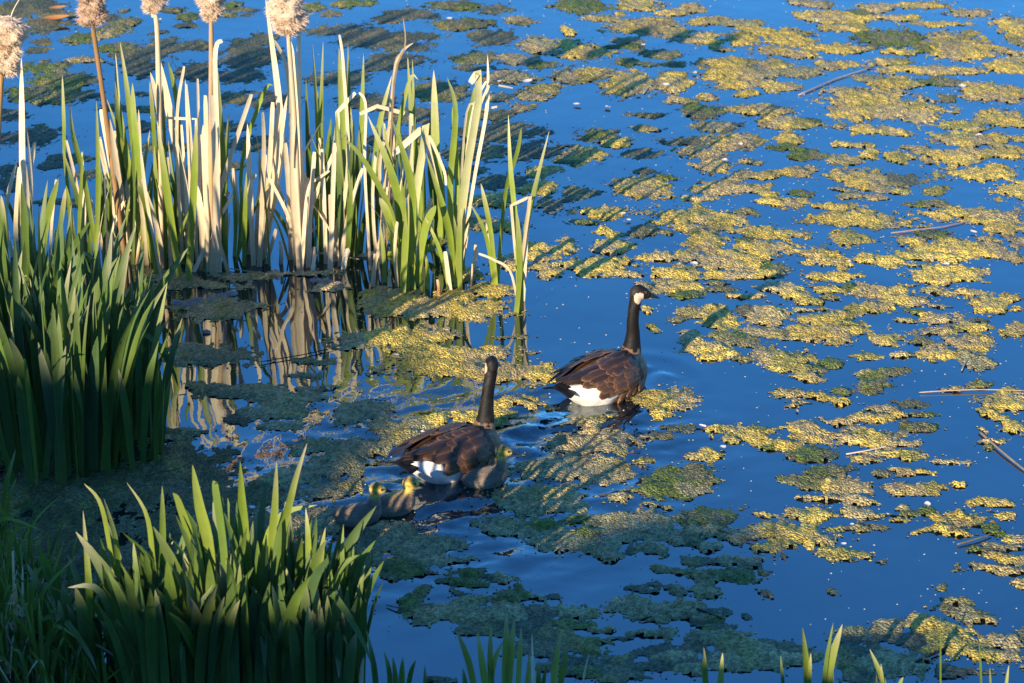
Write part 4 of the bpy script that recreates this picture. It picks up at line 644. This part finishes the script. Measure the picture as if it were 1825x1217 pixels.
sprig('reed_stem', (1795, 1300), 'short pale curved shoot at the last mats', [(7, 'y', (1795, 1300), (1792, 1240), (1798, 1185))], SP)
sprig('iris_plant', (15, 900), 'two long dark leaves rising from the mossy mat near the grass', [(9, 'd', (5, 960), (8, 880), (28, 800)), (6, 'g', (8, 1000), (14, 900), (30, 850)), (7, 'd', (20, 910), (50, 900), (88, 920)), (5, 'd', (0, 1000), (6, 940), (40, 940))])

# ---------------------------------------------------------------- grass tuft in the corner
def tuft(foot, label, n, sx, sy, hr, straw, group='grass tufts at the muddy shore'):
    c = ground(*foot); root = empty('grass_tuft', (c.x, c.y, 0)); tag(root, label, 'grass', group)
    for k in range(n):
        ox = random.gauss(0, sx); oy = random.gauss(0, sy); h = random.uniform(*hr); az = random.random()*6.28; st = random.random() < straw
        sword(root, (ox, oy, bank_z(c.x+ox, c.y+oy)), h, abs(random.gauss(0, .35))+.03, az, 0 if random.random() < .5 else random.uniform(.4, 1.5), random.uniform(.005, .012) if st else random.uniform(.007, .018),
              S3() if st else (GREEN, mixc(DGREEN, GREEN, random.random()), mixc(GREEN, YGREEN, random.random())), random.gauss(0, .9))
    return root
tuft((30, 1190), 'grass tuft with dry straw blades at the corner of the shore', 130, .13, .12, (.18, .42), .35)
tuft((120, 1190), 'dark green grass tuft beside the low iris clump', 130, .13, .13, (.2, .45), .08)
tuft((225, 1260), 'fine grass tuft in front of the iris leaves', 110, .14, .08, (.2, .40), .12)
tuft((40, 1060), 'wispy dark grass tuft at the edge of the mossy mat', 80, .14, .14, (.22, .5), .04)
c6 = empty('dry_stem', ground(26, 1150)); tag(c6, 'upright orange dry grass stem with curled straw blades around its foot', 'dry stem')
for poly, w in (([(28, 1200), (25, 1080), (23, 982)], 5), ([(30, 1190), (30, 1080), (27, 1040)], 5), ([(40, 1190), (45, 1130), (30, 1110), (5, 1120)], 6), ([(20, 1190), (10, 1130), (30, 1108), (42, 1150)], 6), ([(48, 1197), (90, 1170), (130, 1148)], 6), ([(0, 1180), (50, 1210), (100, 1216)], 7), ([(10, 1215), (15, 1190), (8, 1180)], 7), ([(120, 1216), (130, 1200), (138, 1188)], 6)):
    leafpx(c6, poly, w, ((.5, .28, .1), (.55, .36, .16), STRAW), 'strap', 0)
# ---------------------------------------------------------------- birds
def remesh(V, F, voxel, smooth=4):
    me = bpy.data.meshes.new('tmp'); me.from_pydata([tuple(v) for v in V], [], F); o = bpy.data.objects.new('tmp', me); COL.objects.link(o)
    md = o.modifiers.new('r', 'REMESH'); md.mode = 'VOXEL'; md.voxel_size = voxel
    ms = o.modifiers.new('s', 'SMOOTH'); ms.iterations = smooth; ms.factor = .5
    dg = bpy.context.evaluated_depsgraph_get(); out = bpy.data.meshes.new_from_object(o.evaluated_get(dg))
    bpy.data.objects.remove(o); bpy.data.meshes.remove(me)
    co = np.zeros(len(out.vertices)*3, np.float32); out.vertices.foreach_get('co', co)
    return out, co.reshape(-1, 3)
def loft(rings, V, F, n=20):
    """rings: (centre, axis a, axis b) ellipses joined into a closed skin"""
    i0 = len(V)
    for c, a, b in rings:
        for j in range(n):
            q = 2*math.pi*j/n; V.append(c+a*math.cos(q)+b*math.sin(q))
    for k in range(len(rings)-1):
        for j in range(n): F.append((i0+k*n+j, i0+k*n+(j+1) % n, i0+(k+1)*n+(j+1) % n, i0+(k+1)*n+j))
    F.append(tuple(i0+j for j in range(n))[::-1]); F.append(tuple(i0+(len(rings)-1)*n+j for j in range(n)))
def neck_rings(path, rad):
    P = catmull(path, 22); out = []
    for k, p in enumerate(P):
        t = (P[min(k+1, len(P)-1)]-P[max(k-1, 0)]).normalized(); s = t.cross(Vector((1, 0, .001))).normalized() if abs(t.x) < .95 else Vector((0, 1, 0)); f = s.cross(t)
        u = k/(len(P)-1)*(len(rad)-1); i = min(int(u), len(rad)-2); r = rad[i]*(1-u+i)+rad[i+1]*(u-i)
        out.append((p, s*r, f*r*1.08))
    return out
BODY = [(-.335, .118, .020, .012), (-.30, .112, .05, .030), (-.25, .095, .088, .060), (-.19, .078, .118, .090), (-.12, .066, .138, .110), (-.04, .060, .148, .120), (.04, .060, .148, .122),
        (.11, .062, .138, .118), (.17, .066, .115, .104), (.215, .070, .085, .082), (.245, .072, .050, .050), (.258, .072, .018, .018)]
_bx = np.array([b[0] for b in BODY])
def bsec(x): return tuple(float(np.interp(x, _bx, [b[k] for b in BODY])) for k in (1, 2, 3))
def bsurf(x, th, s, off=0.0):
    zc, w, h = bsec(x); return Vector((x, s*(w+off)*math.sin(th), zc+(h+off)*math.cos(th)))
def feather_mesh(L, W, base, edge, tip=.75, camber=.12, bend=.06, name='feather'):
    V = []; F = []; C = []; nk, nj = 7, 5
    for k in range(nk+1):
        t = k/nk; ww = W*.5*(min(1, .45+1.6*t))*(1-max(0, (t-tip)/(1-tip))**2)**.5 if t < 1 else W*.04
        for j in range(nj):
            u = j/(nj-1)*2-1
            V.append(Vector((t*L, u*ww, -camber*W*u*u-bend*L*t*t+.0012*(1-abs(u)))))
            e = max(abs(u) ** 5*.75, max(0, (t-.86)/.14)*.95); C.append(mixc(base, edge, min(1, e)) if j != 2 else mixc(base, (.02, .012, .008), .5*(1-t)))
    for k in range(nk):
        for j in range(nj-1): a = k*nj+j; F.append((a, a+1, a+nj+1, a+nj))
    return mesh(name, V, F, C, None, M_FEATHER)
BRN = (.062, .030, .016); BRN2 = (.095, .043, .019); EDGE = (.22, .115, .06); DKB = (.032, .019, .013); FLK = (.13, .062, .026); FLE = (.34, .20, .10); BLK = (.010, .009, .009); WHT = (.80, .76, .70)
FM = {'scap': feather_mesh(.085, .058, BRN, EDGE), 'cov': feather_mesh(.075, .046, BRN2, EDGE), 'gcov': feather_mesh(.105, .040, BRN2, EDGE), 'tert': feather_mesh(.165, .048, BRN, EDGE, .7), 'prim': feather_mesh(.215, .030, DKB, BRN, .6, bend=.03),
      'flank': feather_mesh(.085, .040, FLK, FLE, .8), 'tail': feather_mesh(.105, .032, BLK, (.02, .016, .014), .85, bend=.02), 'breast': feather_mesh(.055, .040, (.20, .115, .062), (.33, .22, .13), .75)}
def put_feather(kind, parent, p, d, n, scale=1, tilt=.10, roll=0.0, name='feather'):
    """d: direction of the feather from quill to tip, n: outward"""
    x = (d-n*d.dot(n)).normalized(); y = n.cross(x).normalized()
    if roll: n = (n*math.cos(roll)+y*math.sin(roll)).normalized(); y = n.cross(x)
    x2 = (x*math.cos(tilt)+n*math.sin(tilt)).normalized(); n2 = x2.cross(y).normalized()
    o = bpy.data.objects.new(name, FM[kind]); m = Matrix((x2, y, n2)).transposed().to_4x4() @ Matrix.Scale(scale, 4); m.translation = p-n*.004
    o.matrix_local = m; link(o, parent); return o
def goose(loc, heading, head_yaw, label, neck, headc, seed, pitch=0.0, tail_up=0.0, scale=1.0):
    rr = random.Random(seed)
    root = empty('goose', loc, heading, scale); root.rotation_euler = (0, pitch, heading); tag(root, label, 'goose', 'adult geese')
    V = []; F = []
    loft([(Vector((x, 0, z)), Vector((0, w, 0)), Vector((0, 0, h))) for x, z, w, h in BODY], V, F, 28)
    loft(neck_rings(neck, [.085, .058, .040, .032, .029, .028, .029, .031]), V, F, 18)
    hd = Vector((math.cos(head_yaw), math.sin(head_yaw), -.10)).normalized(); hs = Vector((-math.sin(head_yaw), math.cos(head_yaw), 0)); hu = hd.cross(hs)*-1
    if hu.z < 0: hu = -hu
    HS = [(-.048, -.012, .012, .014), (-.040, -.006, .024, .029), (-.022, .000, .030, .037), (0, .002, .031, .038), (.022, -.001, .027, .032), (.042, -.006, .021, .024), (.055, -.010, .016, .017), (.062, -.011, .010, .011)]
    loft([(headc+hd*x+hu*z, hs*w, hu*h) for x, z, w, h in HS], V, F, 18)
    me, co = remesh(V, F, .0055, 5)
    # plumage colours by place
    n1 = Noise2(seed)
    x, y, z = co[:, 0], co[:, 1], co[:, 2]; C = np.zeros((len(co), 3))
    zc = np.interp(x, _bx, [b[1] for b in BODY])
    barx = x+.03*n1(x*30+9, z*30+9); bars = .5+.5*np.sin(barx*2*math.pi/.028+np.abs(y)*20)
    brown = np.array(BRN2)[None]*(1-.6*bars[:, None])+np.array((.21, .125, .07))[None]*(.6*bars[:, None])
    C[:] = brown
    br = sstep(.10, .22, x)[:, None]; C = C*(1-br*.8)+np.array((.26, .165, .095))*br*.8          # paler breast
    wh = sstep(.0, -.05, x-(-.06)-.02*(n1(y*40+3, z*40+3)-.5)*2)*sstep(.14, .115, z-.30*np.maximum(0, -.18-x)); C = C*(1-wh[:, None])+np.array(WHT)*wh[:, None]  # white stern
    bk = sstep(-.22, -.25, x)*sstep(.128, .14, z); C = C*(1-bk[:, None])+np.array(BLK)*bk[:, None]
    nk = np.array([tuple(p) for p in catmull(neck, 22)]); d = np.sqrt(((co[:, None, :]-nk[None])**2).sum(2)); near = d.argmin(1); dmin = d.min(1)
    isneck = ((near >= 5+1.6*(n1(x*60+5, y*60+5)-.5)) & (dmin < .075)) | (z > .27)
    tn = n1.fbm(x*55+4, z*22+y*40+4, 3)[:, None]
    blackc = np.array((.007, .006, .006))*(1-sstep(.52, .75, tn))+np.array((.024, .019, .016))*sstep(.52, .75, tn)
    C[isneck] = blackc[isneck]
    rel = co-np.array(headc); a = rel@np.array(hd); b = rel@np.array(hu); s = np.abs(rel@np.array(hs))
    nz = .006*(n1(a*120+60, b*120+60)-.5)
    cheek = (a > -.030+nz) & (a < .022-.5*np.maximum(0, b)+nz) & (b < .006+.35*(.0-a)*.0+nz) & (b > -.055) & (z > headc.z-.060) & ((a-(-.004))**2/.024**2+(b+.018)**2/.031**2 < 1.0)
    C[cheek] = (.56, .43, .31)
    me.materials.clear(); finish(me, C, None, M_BODY, True); me.name = 'goose_body'
    body = obj('body', me, root)
    # bill, eyes
    Vb = []; Fb = []
    for (t, w, hgt, dz) in ((.050, .0145, .0150, -.010), (.064, .0120, .0120, -.013), (.080, .0100, .0080, -.017), (.094, .0080, .0055, -.021), (.102, .0035, .0030, -.024)):
        pass
    loft([(headc+hd*t+hu*dz, hs*w, hu*hgt) for t, w, hgt, dz in ((.046, .015, .016, -.010), (.062, .0125, .0125, -.012), (.078, .0105, .0085, -.016), (.092, .0085, .006, -.0195), (.102, .004, .0035, -.022))], Vb, Fb, 12)
    obj('bill', mesh('bill', Vb, Fb, [(.012, .012, .014)]*len(Vb), None, M_BILL), root)
    for sd in (-1, 1):
        bm = bmesh.new(); bmesh.ops.create_uvsphere(bm, u_segments=12, v_segments=8, radius=.0052)
        c = headc+hd*.026+hu*.010+hs*sd*.0235
        ev = [v.co+c for v in bm.verts]; ef = [tuple(v.index for v in f.verts) for f in bm.faces]; bm.free()
        eye = obj('eye', mesh('eye', ev, ef, [(.008, .006, .005)]*len(ev), None, M_BILL), root)
        rv, rf = tube([c+(hd*math.cos(q)+hu*math.sin(q))*.0062+hs*sd*.001 for q in np.linspace(0, 2*math.pi, 15)], .0007, 5, False)
        obj('eye_ring', mesh('eye_ring', rv, rf, [(.16, .13, .10)]*len(rv), None, M_BILL), eye)
    # wings and feathers
    def nrm(x, th, s):
        e = .004; return ((bsurf(x-e, th, s)-bsurf(x+e, th, s)).cross(bsurf(x, th+e, s)-bsurf(x, th-e, s))*(-s)).normalized()
    for s in (-1, 1):
        w = empty('wing'); COL.objects.unlink(w)
        # the folded wing as a shallow shell the feathers lie on
        wv = []; wf = []; wc = []; ku, kv = 14, 9
        for i in range(ku+1):
            xx = .135-.40*i/ku
            for j in range(kv+1):
                th = R(8+78*j/kv*(1-.35*max(0, (i/ku-.55)/.45))); bul = .016*math.sin(math.pi*min(1, i/ku*1.05))*math.sin(math.pi*(j/kv*.85+.08))
                wv.append(bsurf(max(xx, -.26), th, s, .003+bul)+Vector((min(0, xx+.26), 0, .02*max(0, -.2-xx)/.06*.5))); wc.append(BRN)
        for i in range(ku):
            for j in range(kv): a_ = i*(kv+1)+j; wf.append((a_, a_+1, a_+kv+2, a_+kv+1))
        bpy.data.objects.remove(w)
        w = obj('wing', mesh('wing', wv, wf, wc, None, M_BODY), root)
        def row(kind, xs, ths, sc=1, off=.010, down=.0, tilt=.10, jit=.006):
            for xx in xs:
                for th in ths:
                    x_ = xx+rr.gauss(0, jit); t_ = R(th)+rr.gauss(0, .03)
                    n = nrm(x_, t_, s)*(1); 
                    if n.dot(Vector((0, s*math.sin(t_), math.cos(t_)))) < 0: n = -n
                    bul = .016*math.sin(math.pi*min(1, max(0, (.135-x_)/.40)))*math.sin(math.pi*min(1, max(0, (math.degrees(t_)/86*.85+.0))))
                    p = bsurf(x_, t_, s, off+bul); dd = Vector((-1, 0, 0))+down*(bsurf(x_, t_+.1, s)-bsurf(x_, t_, s)).normalized()
                    put_feather(kind, w, p, dd, n, sc*rr.uniform(.92, 1.1), tilt+rr.gauss(0, .015), rr.gauss(0, .06))
        row('flank', (-.01, .035, .08, .125, .165), (84, 98, 112), .95, .003, .75, .05)
        row('prim', (-.115,), (24, 30, 36), 1.0, .016, -.10, .03)
        row('prim', (-.14, -.16), (22, 30), 1.0, .022, -.16, .02)
        row('tert', (-.085, -.115), (22, 36, 50), .95, .016, -.06, .06)
        row('gcov', (-.02, -.06, -.10), (50, 60, 70, 79), 1.0, .013, .02, .07)
        row('cov', (.085, .045, .005, -.035), (48, 58, 68, 78), 1.0, .014, .05, .10)
        row('scap', (-.05, -.01, .03, .07, .10), (12, 28, 42), 1.0, .018, .06, .09)
        row('breast', (.13, .16), (30, 55, 78), 1.0, .004, .15, .06)
    row_b = obj('tail', mesh('tail_base', [Vector((-.25, -.05, .13)), Vector((-.25, .05, .13)), Vector((-.34, .035, .128)), Vector((-.34, -.035, .128)), Vector((-.29, 0, .15))], [(0, 1, 4), (1, 2, 4), (2, 3, 4), (3, 0, 4)], [BLK]*5, None, M_BODY), root)
    for k in range(11):
        a = (k-5)/5; put_feather('tail', row_b, Vector((-.275, a*.045, .128-.012*a*a)), Vector((-1, a*.42, .10+tail_up)), Vector((.1, a*.25, 1)).normalized(), 1, .0)
    return root
neckR = [Vector((.150, 0, .095)), Vector((.185, 0, .165)), Vector((.192, -.004, .25)), Vector((.186, -.006, .325)), Vector((.192, -.011, .405)), Vector((.202, -.015, .456))]
goose(Vector((G_R.x, G_R.y, 0)), HEAD_R, R(-44), 'sunlit goose holding its head in profile, the one without goslings beside it', neckR, Vector((.214, -.022, .468)), 21, 0, .08, .90)
neckL = [Vector((.150, 0, .095)), Vector((.185, 0, .165)), Vector((.195, .0, .25)), Vector((.203, .0, .325)), Vector((.218, .0, .40)), Vector((.228, .004, .448))]
goose(Vector((G_L.x, G_L.y, 0)), HEAD_L, R(56), 'shaded goose looking away with its tail raised and goslings swimming around it', neckL, Vector((.234, .010, .46)), 22, .03, .22, .88)

def gosling(loc, heading, head_yaw, label, seed, sc=1.0, up=0.0):
    rr = random.Random(seed); root = empty('gosling', loc, heading, sc*.93); tag(root, label, 'gosling', 'goslings')
    V = []; F = []
    loft([(Vector((x, 0, z)), Vector((0, w, 0)), Vector((0, 0, h))) for x, z, w, h in ((-.108, .040, .010, .008), (-.095, .034, .028, .022), (-.065, .028, .046, .042), (-.02, .026, .055, .052), (.03, .028, .053, .052), (.065, .034, .042, .044), (.085, .040, .026, .028), (.094, .042, .010, .010))], V, F, 18)
    hz = .135+up; hc = Vector((.080, 0, hz)); neck = [Vector((.050, 0, .045)), Vector((.066, 0, .075)), Vector((.066, 0, .10+up*.6)), Vector((.074, 0, hz-.008))]
    loft(neck_rings(neck, [.036, .029, .021, .019, .020]), V, F, 14)
    hd = Vector((math.cos(head_yaw), math.sin(head_yaw), -.06)).normalized(); hs = Vector((-math.sin(head_yaw), math.cos(head_yaw), 0)); hu = hd.cross(hs)
    if hu.z < 0: hu = -hu
    loft([(hc+hd*x+hu*z, hs*w, hu*h) for x, z, w, h in ((-.036, 0, .009, .010), (-.028, .002, .021, .022), (-.010, .004, .0275, .0285), (.010, .002, .025, .0255), (.026, -.003, .016, .0165), (.035, -.005, .009, .009))], V, F, 16)
    me, co = remesh(V, F, .004, 4); n1 = Noise2(seed); x, y, z = co.T
    GREY = np.array((.21, .15, .105)); YEL = np.array((.66, .45, .09)); PALE = np.array((.32, .26, .18)); C = np.tile(GREY, (len(co), 1))
    nzz = n1.fbm(x*50+9, z*50+y*30+9, 3)
    fl = (sstep(.03, .0, np.abs(z-.030))*sstep(.02, -.03, x)*sstep(.022, .035, np.abs(y))*.7)[:, None]; C = C*(1-fl)+PALE*fl
    bl = sstep(.02, .005, z)[:, None]*.6; C = C*(1-bl)+PALE*bl
    rel = co-np.array(hc); a = rel@np.array(hd); b = rel@np.array(hu); s_ = np.abs(rel@np.array(hs))
    hm = sstep(hz-.052, hz-.024, z+.012*(nzz-.5))[:, None]; C = C*(1-hm)+YEL*hm
    nk = (sstep(.072, .09, z)*sstep(hz-.022, hz-.045, z)*sstep(.045, .06, x))[:, None]*.55; C = C*(1-nk)+PALE*nk
    cr = (sstep(.006, .017, b-.15*np.maximum(a, 0))*sstep(.028, .012, a))[:, None]*.75*(z > hz-.03)[:, None]; C = C*(1-cr)+np.array((.16, .11, .035))*cr
    dk = (np.exp(-((a+.015)/.010)**2-((b+.004)/.008)**2)*.55*(s_ > .008))[:, None]; C = C*(1-dk)+np.array((.12, .08, .03))*dk
    C *= (.8+.4*nzz)[:, None]
    me.materials.clear(); finish(me, C, None, M_DOWN, True); me.name = 'gosling_body'; body = obj('body', me, root)
    # down: short soft hairs
    nv = np.zeros(len(co)*3, np.float32); me.vertices.foreach_get('normal', nv); nv = nv.reshape(-1, 3)
    V = []; F = []; Cc = []
    for k in range(8000):
        i = rr.randrange(len(co)); p = Vector(co[i]); n = Vector(nv[i])
        if p.z < -.004 or (Vector(rel[i])).dot(hd) > .022 and p.z > hz-.03: continue
        d = (n*.65+Vector((-.75, rr.gauss(0, .3), -.25+rr.gauss(0, .3)))).normalized(); l = rr.uniform(.006, .013)*(.5 if p.z > hz-.03 else 1)
        sdv = d.cross(n); sdv = (sdv.normalized() if sdv.length > 1e-4 else n.orthogonal())*.0009; j = len(V)
        V += [p-n*.001-sdv, p-n*.001+sdv, p+d*l]; F.append((j, j+1, j+2)); g = rr.uniform(.8, 1.35); Cc += [tuple(float(q)*g for q in C[i])]*3
    obj('down', mesh('down', V, F, Cc, None, M_DOWN, False), body)
    Vb = []; Fb = []
    loft([(hc+hd*t+hu*dz, hs*w, hu*h) for t, w, h, dz in ((.026, .0125, .0125, -.004), (.037, .0105, .0100, -.006), (.048, .0085, .0068, -.009), (.058, .0062, .0046, -.012), (.063, .0025, .0022, -.013))], Vb, Fb, 10)
    obj('bill', mesh('bill', Vb, Fb, [(.022, .018, .016)]*len(Vb), None, M_BILL), root)
    for sd in (-1, 1):
        bm = bmesh.new(); bmesh.ops.create_uvsphere(bm, u_segments=10, v_segments=7, radius=.0050); c = hc+hd*.013+hu*.007+hs*sd*.0225
        ev = [v.co+c for v in bm.verts]; ef = [tuple(v.index for v in f.verts) for f in bm.faces]; bm.free()
        obj('eye', mesh('eye', ev, ef, [(.006, .005, .004)]*len(ev), None, M_BILL), root)
    return root
g1 = ground(641, 930); g2 = ground(703, 912); g3 = ground(868, 864)
gosling(Vector((g1.x, g1.y, .004)), R(8), R(2), 'gosling with its neck up, last of the line behind the goose', 31, 1.0, .008)
gosling(Vector((g2.x, g2.y, .004)), R(22), R(-18), 'gosling with a bright yellow head tucked low, close behind the goose tail', 32, 1.0, -.018)
gosling(Vector((g3.x, g3.y, .002)), R(18), R(-8), 'gosling swimming alone at the breast of the shaded goose', 33, 1.0, .012)

# ---------------------------------------------------------------- drift on the water
def stick(poly, wpx, col, label, name='floating_stick', z=.008, cat='stick', flat=False):
    P = [ground(px, py, z) for px, py in poly]; c = sum(P, Vector())/len(P); P = [p-c for p in P]; r = wpx*mpp(c.y)*.30
    if len(P) == 2: P = catmull([P[0], (P[0]+P[1])/2+Vector((random.gauss(0, .008), random.gauss(0, .008), random.uniform(0, .004))), P[1]], 10)
    else:
        Q_ = []
        for a, b in zip(P[:-1], P[1:]): Q_ += [a.lerp(b, k/5) for k in range(5)]
        P = Q_+[P[-1]]
    rad = [r*(1-.35*k/(len(P)-1))*random.uniform(.85, 1.12) for k in range(len(P))]; rad[0] *= .6; rad[-1] *= .4
    tv, tf = tube(P, rad, 8)
    if flat: tv = [Vector((v.x, v.y, v.z*.45)) for v in tv]
    cols = [tuple(cc*random.uniform(.75, 1.2) for cc in col) for v in tv]
    o = obj(name, mesh(name, tv, tf, cols, None, M_WOOD), None, c); tag(o, label, cat, 'sticks and stalks adrift'); return o
stick([(1745, 768), (1832, 842)], 9, (.20, .15, .11), 'thick weathered grey brown stalk half over a yellow mat')
stick([(1508, 809), (1582, 794)], 8, (.62, .50, .34), 'short bleached straw stalk lying across a mat', flat=True)
stick([(1640, 699), (1830, 696)], 4, (.42, .31, .18), 'long thin tan stalk running along the edge of a duckweed mat')
stick([(1714, 660), (1742, 625)], 6, (.34, .30, .26), 'grey split reed piece on a brown mat', flat=True)
stick([(1143, 1104), (1192, 1092), (1238, 1083), (1292, 1104)], 6, (.022, .018, .015), 'black wet twig bent in the middle')
stick([(1268, 940), (1355, 968)], 6, (.11, .06, .035), 'dark brown stick sunk into an olive mat')
stick([(1628, 1182), (1722, 1134)], 8, (.045, .035, .03), 'dark thick branch piece among olive mats')
stick([(1606, 1156), (1626, 1174)], 4, (.45, .33, .27), 'short pinkish straw bit next to the dark branch', flat=True)
stick([(1423, 169), (1490, 140), (1558, 118)], 5, (.40, .31, .22), 'long grey stem lying between distant mats')
stick([(1588, 415), (1680, 404), (1768, 384)], 5, (.36, .26, .18), 'long thin brown stem along the far duckweed')
stick([(1147, 166), (1166, 140)], 6, (.62, .52, .44), 'pale peeled reed chip in the shadow streaks', flat=True)
stick([(463, 645), (540, 632), (599, 619)], 4, (.06, .045, .035), 'dark thin twig under the reflected stems')
stick([(688, 1078), (765, 1101)], 4, (.12, .12, .10), 'thin grey green stem by the dark algae below the goslings')
stick([(1706, 970), (1768, 951)], 7, (.16, .14, .11), 'algae covered stem piece beside a duckweed mat')
stick([(560, 450), (640, 462)], 7, (.50, .36, .22), 'fallen straw stem lying at the feet of the cattails', z=.03)
stick([(405, 478), (500, 492)], 4, (.46, .34, .2), 'thin pale stem floating in front of the cattail feet')
stick([(225, 425), (330, 470)], 8, (.22, .12, .06), 'rusty fallen stalk in the shade of the cattails', z=.03)
stick([(260, 850), (320, 836)], 4, (.10, .07, .05), 'thin brown twig on the mossy mat')
def plume(px, py, s, label, name='white_feather', col=(.78, .66, .56), cat='feather', group='small white feathers and petals adrift', ang=None):
    c = ground(px, py, .010); L = s*mpp(c.y)*1.35; a = random.random()*6.28 if ang is None else ang; V = []; F = []; nk, nj = 6, 5
    for k in range(nk+1):
        t = k/nk; w = L*.36*math.sin(math.pi*min(.97, .06+.94*t))**.7
        for j in range(nj):
            u = j/(nj-1)*2-1; V.append(Vector(((t-.5)*L*math.cos(a)-u*w*math.sin(a), (t-.5)*L*math.sin(a)+u*w*math.cos(a), .35*L*(t-.4)**2+.25*w*u*u+.002*random.random()+.10*L)))
    for k in range(nk):
        for j in range(nj-1): b = k*nj+j; F.append((b, b+1, b+nj+1, b+nj))
    o = obj(name, mesh(name, V, F, [col]*len(V), None, M_PETAL), None, c-Vector((0, 0, .006))); tag(o, label, cat, group)
for px, py, s in ((1187, 153, 16), (1292, 287, 14), (1237, 471, 15), (1745, 243, 14), (1715, 155, 15), (1252, 759, 11), (1288, 797, 12), (1653, 898, 12), (1513, 466, 9), (940, 146, 16), (1320, 257, 9), (1083, 191, 11), (1029, 186, 11), (1503, 969, 10), (1519, 934, 8), (1685, 471, 12), (1735, 413, 10), (800, 34, 12), (285, 34, 6), (1238, 130, 9), (1456, 38, 6), (706, 632, 9), (1146, 80, 9), (890, 145, 8), (1120, 392, 9), (1390, 363, 8), (734, 750, 9), (752, 769, 9), (845, 1065, 9), (1110, 380, 8)):
    plume(px, py, s, 'tiny white feather drifting among the mats')
plume(100, 38, 34, 'orange fallen leaf floating on the far water behind the seed heads', 'fallen_leaf', (.50, .22, .07), 'leaf', 'orange leaves on the far water', .1)
plume(103, 17, 22, 'orange fallen leaf floating on the far water behind the seed heads', 'fallen_leaf', (.50, .22, .07), 'leaf', 'orange leaves on the far water', .2)
def tuft_fluff(px, py, s, label):
    c = ground(px, py, .010); r = s*mpp(c.y)*.5; V = []; F = []; C = []
    for k in range(420):
        u = Vector((random.gauss(0, 1), random.gauss(0, 1), abs(random.gauss(0, .6)))); u.normalize(); q = random.random()**.5
        p = Vector((u.x*r*q, u.y*r*q*1.1, u.z*r*.55*q)); d = (u+Vector((random.gauss(0, .7), random.gauss(0, .7), random.gauss(0, .4)))).normalized(); sd = d.orthogonal().normalized()*.0016; l = r*random.uniform(.25, .6); i = len(V)
        V += [p-sd-d*l*.5, p+sd-d*l*.5, p+d*l*.5]; F.append((i, i+1, i+2)); g = random.uniform(.75, 1.15); C += [(.50*g, .38*g, .32*g)]*3
    o = obj('seed_fluff', mesh('seed_fluff', V, F, C, None, M_FLUFF, False), None, c-Vector((0, 0, .006))); tag(o, label, 'seed fluff', 'tufts of cattail fluff on the shaded mats')
for px, py, s in ((315, 538, 22), (338, 540, 26), (352, 534, 24), (378, 532, 20), (396, 526, 20), (412, 522, 24), (563, 498, 20), (580, 501, 22), (602, 505, 18), (368, 590, 16)):
    tuft_fluff(px, py, s, 'tuft of greyish cattail fluff resting on a mat in front of the stand')
